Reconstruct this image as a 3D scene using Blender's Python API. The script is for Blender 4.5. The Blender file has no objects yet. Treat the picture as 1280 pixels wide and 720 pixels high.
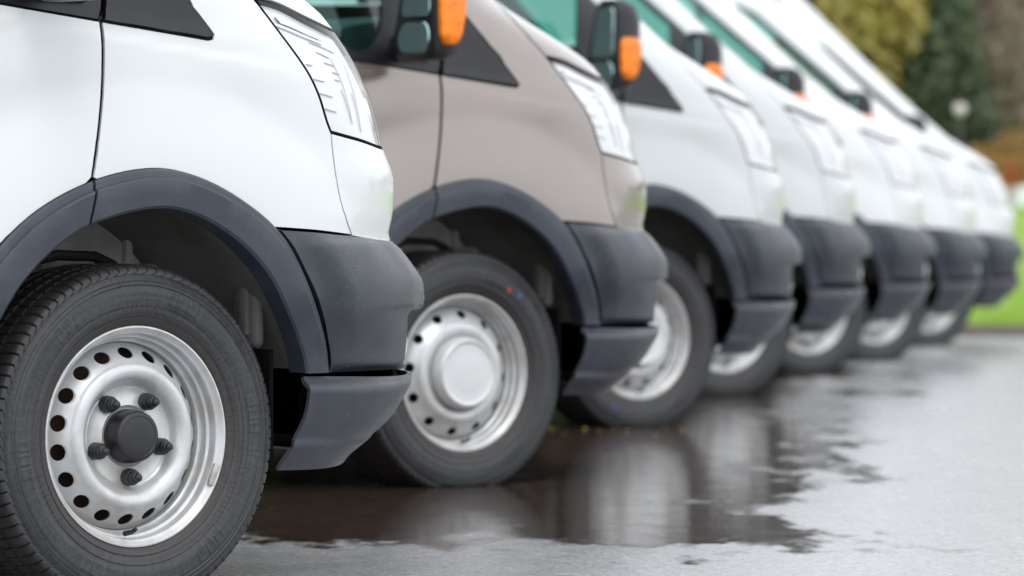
import bpy, bmesh, math, random
import numpy as np
from mathutils import Vector, Matrix
from mathutils.geometry import delaunay_2d_cdt
R = math.radians
random.seed(7)
rng = np.random.default_rng(7)
sc = bpy.context.scene
COL = sc.collection

# ------------------------------------------------------------------ camera
F_PX = 6500.0
CAM_H = 0.695
cam_d = bpy.data.cameras.new("camera")
cam = bpy.data.objects.new("camera", cam_d)
COL.objects.link(cam)
cam_d.sensor_width = 36.0
cam_d.lens = F_PX / 1280.0 * 36.0
cam_d.clip_start = 0.1
cam_d.clip_end = 3000.0
cam.location = (0, 0, CAM_H)
cam.rotation_euler = (R(90) - math.atan((360 - 298) / F_PX), 0, 0)
cam_d.dof.use_dof = True
cam_d.dof.focus_distance = 10.35
cam_d.dof.aperture_fstop = 5.0
cam_d.dof.aperture_blades = 0
sc.camera = cam

# ------------------------------------------------------------------ world / sun / exposure
SUN_EL, SUN_ROT = 55.0, 160.0
w = bpy.data.worlds.new("World")
sc.world = w
w.use_nodes = True
wn = w.node_tree
wn.nodes.clear()
sky = wn.nodes.new('ShaderNodeTexSky')
sky.sky_type = 'NISHITA'
sky.sun_disc = False
sky.sun_elevation = R(SUN_EL)
sky.sun_rotation = R(SUN_ROT)
sky.air_density = 1.0
sky.dust_density = 4.0
sky.ozone_density = 1.0
hsv = wn.nodes.new('ShaderNodeHueSaturation')
hsv.inputs['Saturation'].default_value = 0.16
bg = wn.nodes.new('ShaderNodeBackground')
bg.inputs['Strength'].default_value = 0.15
wo = wn.nodes.new('ShaderNodeOutputWorld')
wn.links.new(sky.outputs[0], hsv.inputs['Color'])
# closed cloud cover over the clear sky: nearly even, with soft large-scale variation
wtc = wn.nodes.new('ShaderNodeTexCoord')
wno = wn.nodes.new('ShaderNodeTexNoise')
wno.inputs['Scale'].default_value = 2.2
wno.inputs['Detail'].default_value = 5.0
wn.links.new(wtc.outputs['Generated'], wno.inputs['Vector'])
wramp = wn.nodes.new('ShaderNodeMix')
wramp.data_type = 'RGBA'
wramp.inputs['A'].default_value = (7.6, 8.0, 8.5, 1)
wramp.inputs['B'].default_value = (10.6, 10.9, 11.2, 1)
wn.links.new(wno.outputs[0], wramp.inputs['Factor'])
wmix = wn.nodes.new('ShaderNodeMix')
wmix.data_type = 'RGBA'
wmix.inputs['Factor'].default_value = 0.85
wn.links.new(hsv.outputs[0], wmix.inputs['A'])
wn.links.new(wramp.outputs['Result'], wmix.inputs['B'])
wn.links.new(wmix.outputs['Result'], bg.inputs['Color'])
wn.links.new(bg.outputs[0], wo.inputs['Surface'])
sun_d = bpy.data.lights.new("sun", 'SUN')
sun_d.energy = 0.5
sun_d.angle = R(25)
sun_d.color = (1.0, 0.97, 0.93)
sun = bpy.data.objects.new("sun", sun_d)
COL.objects.link(sun)
# direction towards the sun for nishita rotation: azimuth measured from +Y clockwise
az = R(SUN_ROT)
sdir = Vector((math.sin(az) * math.cos(R(SUN_EL)), math.cos(az) * math.cos(R(SUN_EL)), math.sin(R(SUN_EL))))
sun.rotation_euler = sdir.to_track_quat('Z', 'Y').to_euler()
sc.view_settings.view_transform = 'Standard'
sc.view_settings.look = 'None'
sc.view_settings.gamma = 1.0
sc.view_settings.exposure = 0.30
sc.cycles.use_denoising = True
sc.cycles.max_bounces = 10
sc.cycles.transparent_max_bounces = 24
sc.cycles.caustics_reflective = False
sc.cycles.caustics_refractive = False
sc.cycles.sample_clamp_indirect = 6.0


# ------------------------------------------------------------------ materials
def srgb(r, g, b):
    f = lambda c: (c / 255 / 12.92) if c / 255 <= 0.04045 else ((c / 255 + 0.055) / 1.055) ** 2.4
    return (f(r), f(g), f(b), 1)


def nd(nt, kind, **kw):
    n = nt.nodes.new(kind)
    for k, v in kw.items():
        if k in n.inputs:
            n.inputs[k].default_value = v
        else:
            setattr(n, k, v)
    return n


def mat(name, col, rough=0.5, metal=0.0, var=0.0, vscale=8.0, bump=0.0, bscale=120.0, coat=0.0, dirt=None, dirt_amt=0.0,
        dirt_scale=3.0, rvar=0.0, spec=0.5, stretch=None):
    m = bpy.data.materials.new(name)
    m.use_nodes = True
    nt = m.node_tree
    p = nt.nodes['Principled BSDF']
    p.inputs['Base Color'].default_value = (*col[:3], 1)
    p.inputs['Roughness'].default_value = rough
    p.inputs['Metallic'].default_value = metal
    p.inputs['Specular IOR Level'].default_value = spec
    p.inputs['Coat Weight'].default_value = coat
    p.inputs['Coat Roughness'].default_value = 0.06
    tc = nd(nt, 'ShaderNodeTexCoord')
    src = tc.outputs['Object']
    if stretch:
        mp = nd(nt, 'ShaderNodeMapping')
        mp.inputs['Scale'].default_value = stretch
        nt.links.new(src, mp.inputs['Vector'])
        src = mp.outputs[0]
    base = None
    if var > 0:
        n = nd(nt, 'ShaderNodeTexNoise', Scale=vscale, Detail=6.0, Roughness=0.62)
        nt.links.new(src, n.inputs['Vector'])
        mr = nd(nt, 'ShaderNodeMapRange')
        mr.inputs['From Min'].default_value = 0.3
        mr.inputs['From Max'].default_value = 0.7
        mr.inputs['To Min'].default_value = 1 - var
        mr.inputs['To Max'].default_value = 1 + var
        nt.links.new(n.outputs[0], mr.inputs['Value'])
        mx = nd(nt, 'ShaderNodeVectorMath', operation='SCALE')
        mx.inputs[0].default_value = col[:3]
        nt.links.new(mr.outputs[0], mx.inputs['Scale'])
        base = mx.outputs[0]
        nt.links.new(base, p.inputs['Base Color'])
    if dirt is not None:
        n = nd(nt, 'ShaderNodeTexNoise', Scale=dirt_scale, Detail=8.0, Roughness=0.7)
        nt.links.new(src, n.inputs['Vector'])
        mr = nd(nt, 'ShaderNodeMapRange')
        mr.inputs['From Min'].default_value = 0.45
        mr.inputs['From Max'].default_value = 0.75
        mr.inputs['To Max'].default_value = dirt_amt
        nt.links.new(n.outputs[0], mr.inputs['Value'])
        mx = nd(nt, 'ShaderNodeMix', data_type='RGBA')
        nt.links.new(mr.outputs[0], mx.inputs['Factor'])
        if base is not None:
            nt.links.new(base, mx.inputs['A'])
        else:
            mx.inputs['A'].default_value = (*col[:3], 1)
        mx.inputs['B'].default_value = (*dirt[:3], 1)
        nt.links.new(mx.outputs['Result'], p.inputs['Base Color'])
    if rvar > 0:
        n = nd(nt, 'ShaderNodeTexNoise', Scale=vscale * 1.7, Detail=5.0)
        nt.links.new(src, n.inputs['Vector'])
        mr = nd(nt, 'ShaderNodeMapRange')
        mr.inputs['From Min'].default_value = 0.3
        mr.inputs['From Max'].default_value = 0.7
        mr.inputs['To Min'].default_value = max(0.02, rough - rvar)
        mr.inputs['To Max'].default_value = rough + rvar
        nt.links.new(n.outputs[0], mr.inputs['Value'])
        nt.links.new(mr.outputs[0], p.inputs['Roughness'])
    if bump > 0:
        n = nd(nt, 'ShaderNodeTexNoise', Scale=bscale, Detail=4.0)
        nt.links.new(src, n.inputs['Vector'])
        b = nd(nt, 'ShaderNodeBump', Strength=bump, Distance=0.002)
        nt.links.new(n.outputs[0], b.inputs['Height'])
        nt.links.new(b.outputs[0], p.inputs['Normal'])
    return m


def glass_mat(name, tint, refl=1.0):
    m = bpy.data.materials.new(name)
    m.use_nodes = True
    nt = m.node_tree
    nt.nodes.clear()
    out = nd(nt, 'ShaderNodeOutputMaterial')
    tr = nd(nt, 'ShaderNodeBsdfTransparent')
    tr.inputs['Color'].default_value = (*tint[:3], 1)
    gl = nd(nt, 'ShaderNodeBsdfGlossy')
    gl.inputs['Roughness'].default_value = 0.03
    gl.inputs['Color'].default_value = (1, 1, 1, 1)
    lw = nd(nt, 'ShaderNodeLayerWeight', Blend=0.5)      # thin pane: same reflection from both faces
    pw = nd(nt, 'ShaderNodeMath', operation='POWER')
    pw.inputs[1].default_value = 5.0
    nt.links.new(lw.outputs['Facing'], pw.inputs[0])
    fr = nd(nt, 'ShaderNodeMath', operation='MULTIPLY_ADD')
    fr.inputs[1].default_value = 0.92
    fr.inputs[2].default_value = 0.07
    nt.links.new(pw.outputs[0], fr.inputs[0])
    mu = nd(nt, 'ShaderNodeMath', operation='MULTIPLY')
    mu.inputs[1].default_value = refl
    mx = nd(nt, 'ShaderNodeMixShader')
    nt.links.new(fr.outputs[0], mu.inputs[0])
    nt.links.new(mu.outputs[0], mx.inputs[0])
    nt.links.new(tr.outputs[0], mx.inputs[1])
    nt.links.new(gl.outputs[0], mx.inputs[2])
    nt.links.new(mx.outputs[0], out.inputs['Surface'])
    return m


M = {}
M['white'] = mat('white_paint', (0.69, 0.703, 0.708), 0.32, var=0.012, vscale=2.5, coat=0.6, dirt=(0.60, 0.60, 0.58), dirt_amt=0.18, dirt_scale=2.2, stretch=(1, 1, 0.6))
M['brown'] = mat('taupe_paint', (0.285, 0.247, 0.228), 0.30, metal=0.7, var=0.03, vscale=3, coat=0.8, dirt=(0.30, 0.27, 0.25), dirt_amt=0.25)
M['greywhite'] = mat('pale_grey_white_paint', (0.57, 0.59, 0.595), 0.32, var=0.012, vscale=2.5, coat=0.6, dirt=(0.52, 0.52, 0.51), dirt_amt=0.2, dirt_scale=2.2)
M['plastic'] = mat('grey_bumper_plastic', (0.038, 0.045, 0.057), 0.36, var=0.15, vscale=5, bump=0.5, bscale=500, dirt=(0.075, 0.078, 0.082), dirt_amt=0.5, dirt_scale=9, rvar=0.12)
M['flare'] = mat('grey_arch_plastic', (0.032, 0.040, 0.056), 0.40, var=0.10, vscale=6, bump=0.5, bscale=600, dirt=(0.09, 0.095, 0.105), dirt_amt=0.45, dirt_scale=13, rvar=0.10)
M['blacktrim'] = mat('black_trim_plastic', (0.007, 0.007, 0.009), 0.36, var=0.15, vscale=6, bump=0.2, bscale=500, rvar=0.06)
M['black'] = mat('black_rubber_and_shade', (0.005, 0.005, 0.005), 0.9, spec=0.08)  # also stands for shade behind the seams and in the fog lamp pocket
M['liner'] = mat('inner_arch_panel', (0.22, 0.215, 0.20), 0.6, var=0.2, vscale=5, dirt=(0.12, 0.10, 0.08), dirt_amt=0.7, dirt_scale=4, bump=0.4, bscale=90)
M['inner'] = mat('inner_arch_metal', (0.66, 0.66, 0.65), 0.5, var=0.1, vscale=5, dirt=(0.22, 0.19, 0.15), dirt_amt=0.8, dirt_scale=5, bump=0.3, bscale=60)
M['rubber'] = mat('tyre_rubber', (0.031, 0.034, 0.040), 0.50, var=0.35, vscale=55, bump=0.9, bscale=130, dirt=(0.115, 0.110, 0.104), dirt_amt=0.85, dirt_scale=38, rvar=0.12)
M['tread'] = mat('tyre_tread', (0.022, 0.021, 0.021), 0.6, var=0.3, vscale=20, bump=0.6, bscale=200, dirt=(0.07, 0.055, 0.045), dirt_amt=0.7, dirt_scale=14)
M['steel'] = mat('silver_wheel_paint', (0.62, 0.63, 0.64), 0.34, metal=0.35, var=0.05, vscale=12, dirt=(0.36, 0.31, 0.25), dirt_amt=0.65, dirt_scale=11, rvar=0.06, bump=0.08, bscale=150)
M['cap'] = mat('silver_cap_paint', (0.70, 0.71, 0.72), 0.35, metal=0.2, var=0.03, vscale=12, dirt=(0.5, 0.48, 0.45), dirt_amt=0.2, dirt_scale=9)
M['nut'] = mat('black_nut_plastic', (0.016, 0.016, 0.018), 0.4, bump=0.3, bscale=300, rvar=0.08)
M['rust'] = mat('rusty_drum', (0.045, 0.020, 0.010), 0.8, var=0.4, vscale=20)
M['weight'] = mat('lead_weight', (0.50, 0.49, 0.46), 0.5, metal=0.3, dirt=(0.25, 0.2, 0.15), dirt_amt=0.8, dirt_scale=40)
M['hose'] = mat('black_hose', (0.010, 0.012, 0.012), 0.45)
M['glass'] = glass_mat('green_tinted_glass', (0.50, 0.82, 0.76))
M['lens'] = glass_mat('clear_lens', (0.98, 0.98, 0.98), 0.55)
M['chrome'] = mat('lamp_reflector', (0.88, 0.88, 0.88), 0.22, metal=0.75)
M['lampbowl'] = mat('lamp_housing_silver', (0.78, 0.79, 0.80), 0.28)
M['lampline'] = mat('lamp_step_grey', (0.50, 0.50, 0.51), 0.4)
M['lampmid'] = mat('lamp_bar_grey', (0.70, 0.71, 0.72), 0.3)
M['orange'] = mat('orange_lens', (1.0, 0.235, 0.004), 0.25, var=0.3, vscale=30, coat=0.1)
M['mirror'] = mat('mirror_glass', (0.50, 0.72, 0.70), 0.04, metal=1.0)
M['interior'] = mat('dark_interior', (0.03, 0.032, 0.035), 0.7, var=0.1)
M['seat'] = mat('grey_seat_cloth', (0.06, 0.062, 0.07), 0.85, var=0.2, vscale=20)
M['grass'] = mat('grass_blades', (0.27, 0.42, 0.05), 0.6, var=0.25, vscale=1.2)
M['soil'] = mat('soil_bank', (0.25, 0.38, 0.05), 0.9, var=0.3, vscale=3)
M['kerb'] = mat('brown_kerb', (0.15, 0.125, 0.105), 0.7, var=0.25, vscale=3)
M['bark'] = mat('bark', (0.10, 0.08, 0.065), 0.9, var=0.3, vscale=6)
M['leaf_yellow'] = mat('yellow_green_leaves', (0.38, 0.31, 0.085), 0.6, var=0.35, vscale=1.0)
M['leaf_dark'] = mat('dark_evergreen_needles', (0.085, 0.120, 0.065), 0.7, var=0.35, vscale=0.8)
M['leaf_mid'] = mat('mid_green_leaves', (0.14, 0.20, 0.075), 0.65, var=0.35, vscale=0.8)
M['leaf_ochre'] = mat('ochre_autumn_leaves', (0.34, 0.20, 0.055), 0.7, var=0.3, vscale=1.1)
M['leaf_rust'] = mat('rust_red_leaves', (0.42, 0.13, 0.05), 0.7, var=0.2)
M['twig'] = mat('bare_grey_twigs', (0.33, 0.265, 0.215), 0.9, var=0.25, vscale=1.0)
M['fallen'] = mat('fallen_leaf_gold', (0.40, 0.26, 0.07), 0.6, var=0.3, vscale=20)
M['globe'] = mat('lamp_globe', (0.62, 0.57, 0.54), 0.5)
M['post'] = mat('post_grey', (0.12, 0.12, 0.12), 0.5)
M['dot_red'] = mat('red_paint_dot', (0.42, 0.03, 0.03), 0.6)
M['dot_blue'] = mat('blue_paint_dot', (0.04, 0.10, 0.30), 0.6)


def rubber_mat():
    m = bpy.data.materials.new('tyre_sidewall_rubber')
    m.use_nodes = True
    nt = m.node_tree
    L = nt.links.new
    p = nt.nodes['Principled BSDF']
    tc = nd(nt, 'ShaderNodeTexCoord')
    sp = nd(nt, 'ShaderNodeSeparateXYZ')
    L(tc.outputs['Object'], sp.inputs[0])

    def mt(op, a, b=None):
        n = nd(nt, 'ShaderNodeMath', operation=op)
        for i, v in enumerate((a, b)):
            if isinstance(v, (int, float)):
                n.inputs[i].default_value = v
            elif v is not None:
                L(v, n.inputs[i])
        return n.outputs[0]
    ang = mt('ARCTAN2', sp.outputs[2], sp.outputs[0])
    rad = mt('SQRT', mt('ADD', mt('MULTIPLY', sp.outputs[0], sp.outputs[0]), mt('MULTIPLY', sp.outputs[2], sp.outputs[2])))

    def polar(ka, kr, scale, detail, rough):
        cb = nd(nt, 'ShaderNodeCombineXYZ')
        L(mt('MULTIPLY', mt('COSINE', ang), ka), cb.inputs[0])
        L(mt('MULTIPLY', mt('SINE', ang), ka), cb.inputs[1])
        L(mt('MULTIPLY', rad, kr), cb.inputs[2])
        n = nd(nt, 'ShaderNodeTexNoise', Scale=scale, Detail=detail, Roughness=rough)
        L(cb.outputs[0], n.inputs['Vector'])
        return n.outputs[0]
    rings = polar(.6, 60, 2.0, 6, .6)          # scuffs running round the sidewall
    rays = polar(14, 3, 3.0, 6, .7)            # fine radial scratches
    n3 = nd(nt, 'ShaderNodeTexNoise', Scale=140.0, Detail=5.0, Roughness=.7)
    L(tc.outputs['Object'], n3.inputs['Vector'])
    f = mt('ADD', mt('MULTIPLY', rings, .5), mt('ADD', mt('MULTIPLY', rays, .3), mt('MULTIPLY', n3.outputs[0], .35)))
    mr = nd(nt, 'ShaderNodeMapRange')
    mr.inputs['From Min'].default_value = .44
    mr.inputs['From Max'].default_value = .74
    L(f, mr.inputs['Value'])
    mx = nd(nt, 'ShaderNodeMix', data_type='RGBA')
    mx.inputs['A'].default_value = (.013, .014, .017, 1)
    mx.inputs['B'].default_value = (.068, .070, .074, 1)
    L(mr.outputs[0], mx.inputs['Factor'])
    # brown brake dust near the bead
    bd = nd(nt, 'ShaderNodeMapRange')
    bd.inputs['From Min'].default_value = .248
    bd.inputs['From Max'].default_value = .222
    bd.inputs['To Max'].default_value = .55
    L(rad, bd.inputs['Value'])
    m2 = nd(nt, 'ShaderNodeMix', data_type='RGBA')
    L(bd.outputs[0], m2.inputs['Factor'])
    L(mx.outputs['Result'], m2.inputs['A'])
    m2.inputs['B'].default_value = (.040, .032, .026, 1)
    L(m2.outputs['Result'], p.inputs['Base Color'])
    rg = nd(nt, 'ShaderNodeMapRange')
    rg.inputs['To Min'].default_value = .38
    rg.inputs['To Max'].default_value = .68
    L(rays, rg.inputs['Value'])
    L(rg.outputs[0], p.inputs['Roughness'])
    b = nd(nt, 'ShaderNodeBump', Strength=.8, Distance=.0015)
    L(mt('ADD', rays, n3.outputs[0]), b.inputs['Height'])
    L(b.outputs[0], p.inputs['Normal'])
    return m


M['rubber'] = rubber_mat()


# ground material: wet asphalt, mirror-like where the water film lies, rougher elsewhere
def ground_mat():
    m = bpy.data.materials.new('wet_asphalt')
    m.use_nodes = True
    nt = m.node_tree
    L = nt.links.new
    p = nt.nodes['Principled BSDF']
    tc = nd(nt, 'ShaderNodeTexCoord')
    sep = nd(nt, 'ShaderNodeSeparateXYZ')
    L(tc.outputs['Object'], sep.inputs[0])

    def math_(op, a, b=None, clamp=False):
        n = nd(nt, 'ShaderNodeMath', operation=op)
        n.use_clamp = clamp
        for i, v in enumerate((a, b)):
            if v is None:
                continue
            if isinstance(v, (int, float)):
                n.inputs[i].default_value = v
            else:
                L(v, n.inputs[i])
        return n.outputs[0]

    def noise(scale, detail=4.0, rough=0.55, sx=1.0, sy=1.0, off=0.0):
        mp = nd(nt, 'ShaderNodeMapping')
        mp.inputs['Scale'].default_value = (sx, sy, 1)
        mp.inputs['Location'].default_value = (off, off * 0.7, 0)
        L(tc.outputs['Object'], mp.inputs['Vector'])
        n = nd(nt, 'ShaderNodeTexNoise', Scale=scale, Detail=detail, Roughness=rough)
        L(mp.outputs[0], n.inputs['Vector'])
        return n.outputs[0]
    X, Y = sep.outputs[0], sep.outputs[1]
    n1 = math_('SUBTRACT', noise(0.9, 5, 0.6, 1.6, 0.55, 3.1), 0.5)
    n2 = math_('SUBTRACT', noise(4.0, 4, 0.6, 1.4, 0.5, 9.4), 0.5)
    nn = math_('ADD', math_('MULTIPLY', n1, 4.6), math_('MULTIPLY', n2, 2.4))
    # film follows the row of vans (edge drifts right with distance)
    ed = math_('SUBTRACT', math_('ADD', 0.66, math_('MULTIPLY', math_('SUBTRACT', Y, 12.0), 0.074)), X)
    a = math_('ADD', math_('MULTIPLY', ed, 2.2), nn)
    near = math_('ADD', math_('MULTIPLY', math_('SUBTRACT', Y, 11.75), 1.5), math_('MULTIPLY', nn, 1.2))
    mn = math_('MINIMUM', a, near)
    mr = nd(nt, 'ShaderNodeMapRange', interpolation_type='SMOOTHSTEP')
    mr.inputs['From Min'].default_value = -0.15
    mr.inputs['From Max'].default_value = 0.35
    L(mn, mr.inputs['Value'])
    film = mr.outputs[0]
    # roughness
    rr = nd(nt, 'ShaderNodeMapRange')
    rr.inputs['To Min'].default_value = 0.25
    rr.inputs['To Max'].default_value = 0.08
    L(film, rr.inputs['Value'])
    fine = math_('MULTIPLY', math_('SUBTRACT', noise(9.0, 5, 0.65, 1, 0.5, 2.0), 0.5), 0.22)
    L(math_('MAXIMUM', math_('ADD', rr.outputs[0], fine), 0.05), p.inputs['Roughness'])
    # colour: outside the film, bright sky reflection is put into the base
    cn = noise(5.0, 8, 0.7, 1, 0.8, 5.0)
    cr = nd(nt, 'ShaderNodeMix', data_type='RGBA')
    cr.inputs['A'].default_value = (0.040, 0.028, 0.021, 1)
    cr.inputs['B'].default_value = (0.080, 0.056, 0.043, 1)
    L(cn, cr.inputs['Factor'])
    cg = nd(nt, 'ShaderNodeMix', data_type='RGBA')
    cg.inputs['A'].default_value = (0.27, 0.273, 0.28, 1)
    L(film, cg.inputs['Factor'])
    L(cr.outputs['Result'], cg.inputs['B'])
    spk = nd(nt, 'ShaderNodeMapRange')
    spk.inputs['From Min'].default_value = .32
    spk.inputs['From Max'].default_value = .68
    spk.inputs['To Min'].default_value = .45
    spk.inputs['To Max'].default_value = 1.6
    L(noise(70.0, 6, 0.75, 1, 1, 4.0), spk.inputs['Value'])
    sc_ = nd(nt, 'ShaderNodeVectorMath', operation='SCALE')
    L(cg.outputs['Result'], sc_.inputs[0])
    L(spk.outputs[0], sc_.inputs['Scale'])
    L(sc_.outputs[0], p.inputs['Base Color'])
    p.inputs['IOR'].default_value = 1.55
    # relief: stones, damped under the film
    v = nd(nt, 'ShaderNodeTexVoronoi', Scale=110.0)
    L(tc.outputs['Object'], v.inputs['Vector'])
    b1 = nd(nt, 'ShaderNodeBump', Distance=0.0012)
    bs = nd(nt, 'ShaderNodeMapRange')
    bs.inputs['To Min'].default_value = 0.5
    bs.inputs['To Max'].default_value = 0.10
    L(film, bs.inputs['Value'])
    L(bs.outputs[0], b1.inputs['Strength'])
    L(v.outputs['Distance'], b1.inputs['Height'])
    b2 = nd(nt, 'ShaderNodeBump', Strength=0.16, Distance=0.003)
    L(noise(22.0, 3, 0.5, 0.6, 1.0, 1.0), b2.inputs['Height'])
    L(b1.outputs[0], b2.inputs['Normal'])
    L(b2.outputs[0], p.inputs['Normal'])
    return m


M['ground'] = ground_mat()


# ------------------------------------------------------------------ mesh helpers
def mesh_from(name, verts, faces, mats, midx=None, normals=None, smooth=True, sharp_angle=None):
    me = bpy.data.meshes.new(name)
    me.from_pydata([tuple(map(float, v)) for v in verts], [], [tuple(map(int, f)) for f in faces])
    for m in (mats if isinstance(mats, (list, tuple)) else [mats]):
        me.materials.append(m)
    if midx is not None:
        me.polygons.foreach_set('material_index', np.array(midx, dtype=np.int32))
    me.polygons.foreach_set('use_smooth', np.full(len(me.polygons), smooth, dtype=bool))
    me.update()
    if sharp_angle is not None and smooth:
        bm = bmesh.new()
        bm.from_mesh(me)
        for e in bm.edges:
            if len(e.link_faces) == 2 and e.calc_face_angle(0) > sharp_angle:
                e.smooth = False
        bm.to_mesh(me)
        bm.free()
    if normals is not None:
        me.normals_split_custom_set_from_vertices([tuple(map(float, n)) for n in normals])
    return me


def link(name, me, parent=None, loc=None):
    o = bpy.data.objects.new(name, me)
    COL.objects.link(o)
    if parent is not None:
        o.parent = parent
    if loc is not None:
        o.location = loc
    return o


def tag(o, label=None, cat=None, group=None, kind=None):
    if label:
        o['label'] = label
    if cat:
        o['category'] = cat
    if group:
        o['group'] = group
    if kind:
        o['kind'] = kind
    return o


def empty(name, loc=(0, 0, 0), rz=0.0, parent=None):
    o = bpy.data.objects.new(name, None)
    COL.objects.link(o)
    o.location = loc
    o.rotation_euler = (0, 0, rz)
    o.empty_display_size = 0.2
    if parent is not None:
        o.parent = parent
    return o


def bm_mesh(name, bm, mats, smooth=False, sharp=R(35)):
    me = bpy.data.meshes.new(name)
    if smooth:
        for f in bm.faces:
            f.smooth = True
        bm.normal_update()
        for e in bm.edges:
            if len(e.link_faces) == 2 and e.calc_face_angle(0) > sharp:
                e.smooth = False
    bm.to_mesh(me)
    bm.free()
    for m in (mats if isinstance(mats, (list, tuple)) else [mats]):
        me.materials.append(m)
    return me


def add_box(bm, lo, hi, bevel=0.0, seg=2, mtx=None, mi=0):
    c = [(lo[i] + hi[i]) / 2 for i in range(3)]
    s = [hi[i] - lo[i] for i in range(3)]
    tmp = bmesh.new()
    bmesh.ops.create_cube(tmp, size=1.0)
    for v in tmp.verts:
        v.co = Vector((v.co.x * s[0] + c[0], v.co.y * s[1] + c[1], v.co.z * s[2] + c[2]))
    if bevel > 0:
        bmesh.ops.bevel(tmp, geom=list(tmp.edges), offset=bevel, segments=seg, profile=0.5, affect='EDGES')
    if mtx is not None:
        bmesh.ops.transform(tmp, matrix=mtx, verts=tmp.verts)
    for f in tmp.faces:
        f.material_index = mi
    join(bm, tmp)


def join(bm, tmp):
    me = bpy.data.meshes.new('tmp')
    tmp.to_mesh(me)
    tmp.free()
    bm.from_mesh(me)
    bpy.data.meshes.remove(me)


def tube(bm, pts, rad, seg=10, cap=True):
    pts = [Vector(p) for p in pts]
    n = len(pts)
    rs = rad if isinstance(rad, (list, tuple)) else [rad] * n
    rings = []
    up = Vector((0, 0, 1))
    for i, p in enumerate(pts):
        d = (pts[min(i + 1, n - 1)] - pts[max(i - 1, 0)]).normalized()
        u = up if abs(d.dot(up)) < 0.95 else Vector((1, 0, 0))
        a = d.cross(u).normalized()
        b = d.cross(a).normalized()
        rings.append([bm.verts.new(p + rs[i] * (math.cos(2 * math.pi * k / seg) * a + math.sin(2 * math.pi * k / seg) * b)) for k in range(seg)])
    for i in range(n - 1):
        for k in range(seg):
            bm.faces.new((rings[i][k], rings[i][(k + 1) % seg], rings[i + 1][(k + 1) % seg], rings[i + 1][k]))
    if cap:
        bm.faces.new(rings[0][::-1])
        bm.faces.new(rings[-1])


def lathe_y(prof, seg, closed=False, r_mod=None):
    """profile (r, d): d = depth inward (+y), axis = y through the origin; returns verts, faces"""
    V, Fc = [], []
    n = len(prof)
    for k in range(seg):
        a = 2 * math.pi * k / seg
        for (r, d) in prof:
            V.append((r * math.cos(a), d, r * math.sin(a)))
    for k in range(seg):
        k2 = (k + 1) % seg
        for j in range(n - 1):
            Fc.append((k * n + j, k * n + j + 1, k2 * n + j + 1, k2 * n + j))
    return V, Fc


def pchip(tab):
    xs = np.array([t[0] for t in tab], float)
    ys = np.array([t[1] for t in tab], float)
    h = np.diff(xs)
    dlt = np.diff(ys) / h
    m = np.zeros(len(xs))
    for i in range(1, len(xs) - 1):
        if dlt[i - 1] * dlt[i] > 0:
            w1, w2 = 2 * h[i] + h[i - 1], h[i] + 2 * h[i - 1]
            m[i] = (w1 + w2) / (w1 / dlt[i - 1] + w2 / dlt[i])
    m[0], m[-1] = dlt[0], dlt[-1]

    def f(x):
        x = np.asarray(x, float)
        i = np.clip(np.searchsorted(xs, x) - 1, 0, len(h) - 1)
        t = np.clip((x - xs[i]) / h[i], -0.5, 1.5)
        return ((2 * t**3 - 3 * t**2 + 1) * ys[i] + (t**3 - 2 * t**2 + t) * h[i] * m[i] + (-2 * t**3 + 3 * t**2) * ys[i + 1] + (t**3 - t**2) * h[i] * m[i + 1])
    return f


# ------------------------------------------------------------------ body surface of the van
# van frame: x forward, y left, z up, origin on the ground under the front axle on the centre line.
# the plan outline of every height slice is a straight side plus a Bezier corner; a in (-inf, 0] side, [0, 1] corner
TAN = 0.807
SIL = pchip([(0.10, .38), (.20, .46), (.245, .485), (.30, .556), (.33, .60), (.37, .632), (.405, .655), (.42, .662), (.428, .645), (.50, .668), (.55, .681), (.59, .683), (.63, .664), (.66, .640), (.69, .607),
             (.70, .604), (.75, .616), (.81, .618), (.886, .588), (.975, .560), (1.054, .515), (1.12, .461), (1.16, .420), (1.20, .350), (1.225, .30),
             (1.27, .205), (1.33, .085), (1.40, -.015), (1.477, -.125), (1.70, -.414), (2.0, -.789), (2.196, -1.036), (2.32, -1.23), (2.42, -1.45)])
WT = pchip([(.10, .90), (.20, .93), (.30, .955), (.42, .972), (.60, .984), (.80, .985), (1.0, .985), (1.08, .980), (1.12, .972), (1.2, .958), (1.4, .932), (1.7, .895),
            (2.0, .86), (2.2, .83), (2.35, .78), (2.42, .72)])
P0X, P1X, P2Y = -0.62, -0.10, 0.60
_Ws = np.linspace(.6, 1.0, 21)
_tt = np.linspace(0, 1, 300)


def _bz(t, W):
    x = (1 - t)**3 * P0X + 3 * (1 - t)**2 * t * P1X
    y = -((1 - t)**3 + 3 * (1 - t)**2 * t + 3 * (1 - t) * t * t * P2Y) * W
    return x, y


_cs, _ts = [], []
for _w in _Ws:
    _x, _y = _bz(_tt, _w)
    _q = _x - (_y + .985) * TAN
    _cs.append(_q.max())
    _ts.append(_tt[_q.argmax()])


def XF(z):
    return SIL(z) - np.interp(WT(z), _Ws, _cs)


def ASIL(z):
    return np.interp(WT(z), _Ws, _ts)


def sstep(a, b, x):
    t = np.clip((x - a) / (b - a), 0, 1)
    return t * t * (3 - 2 * t)


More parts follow.
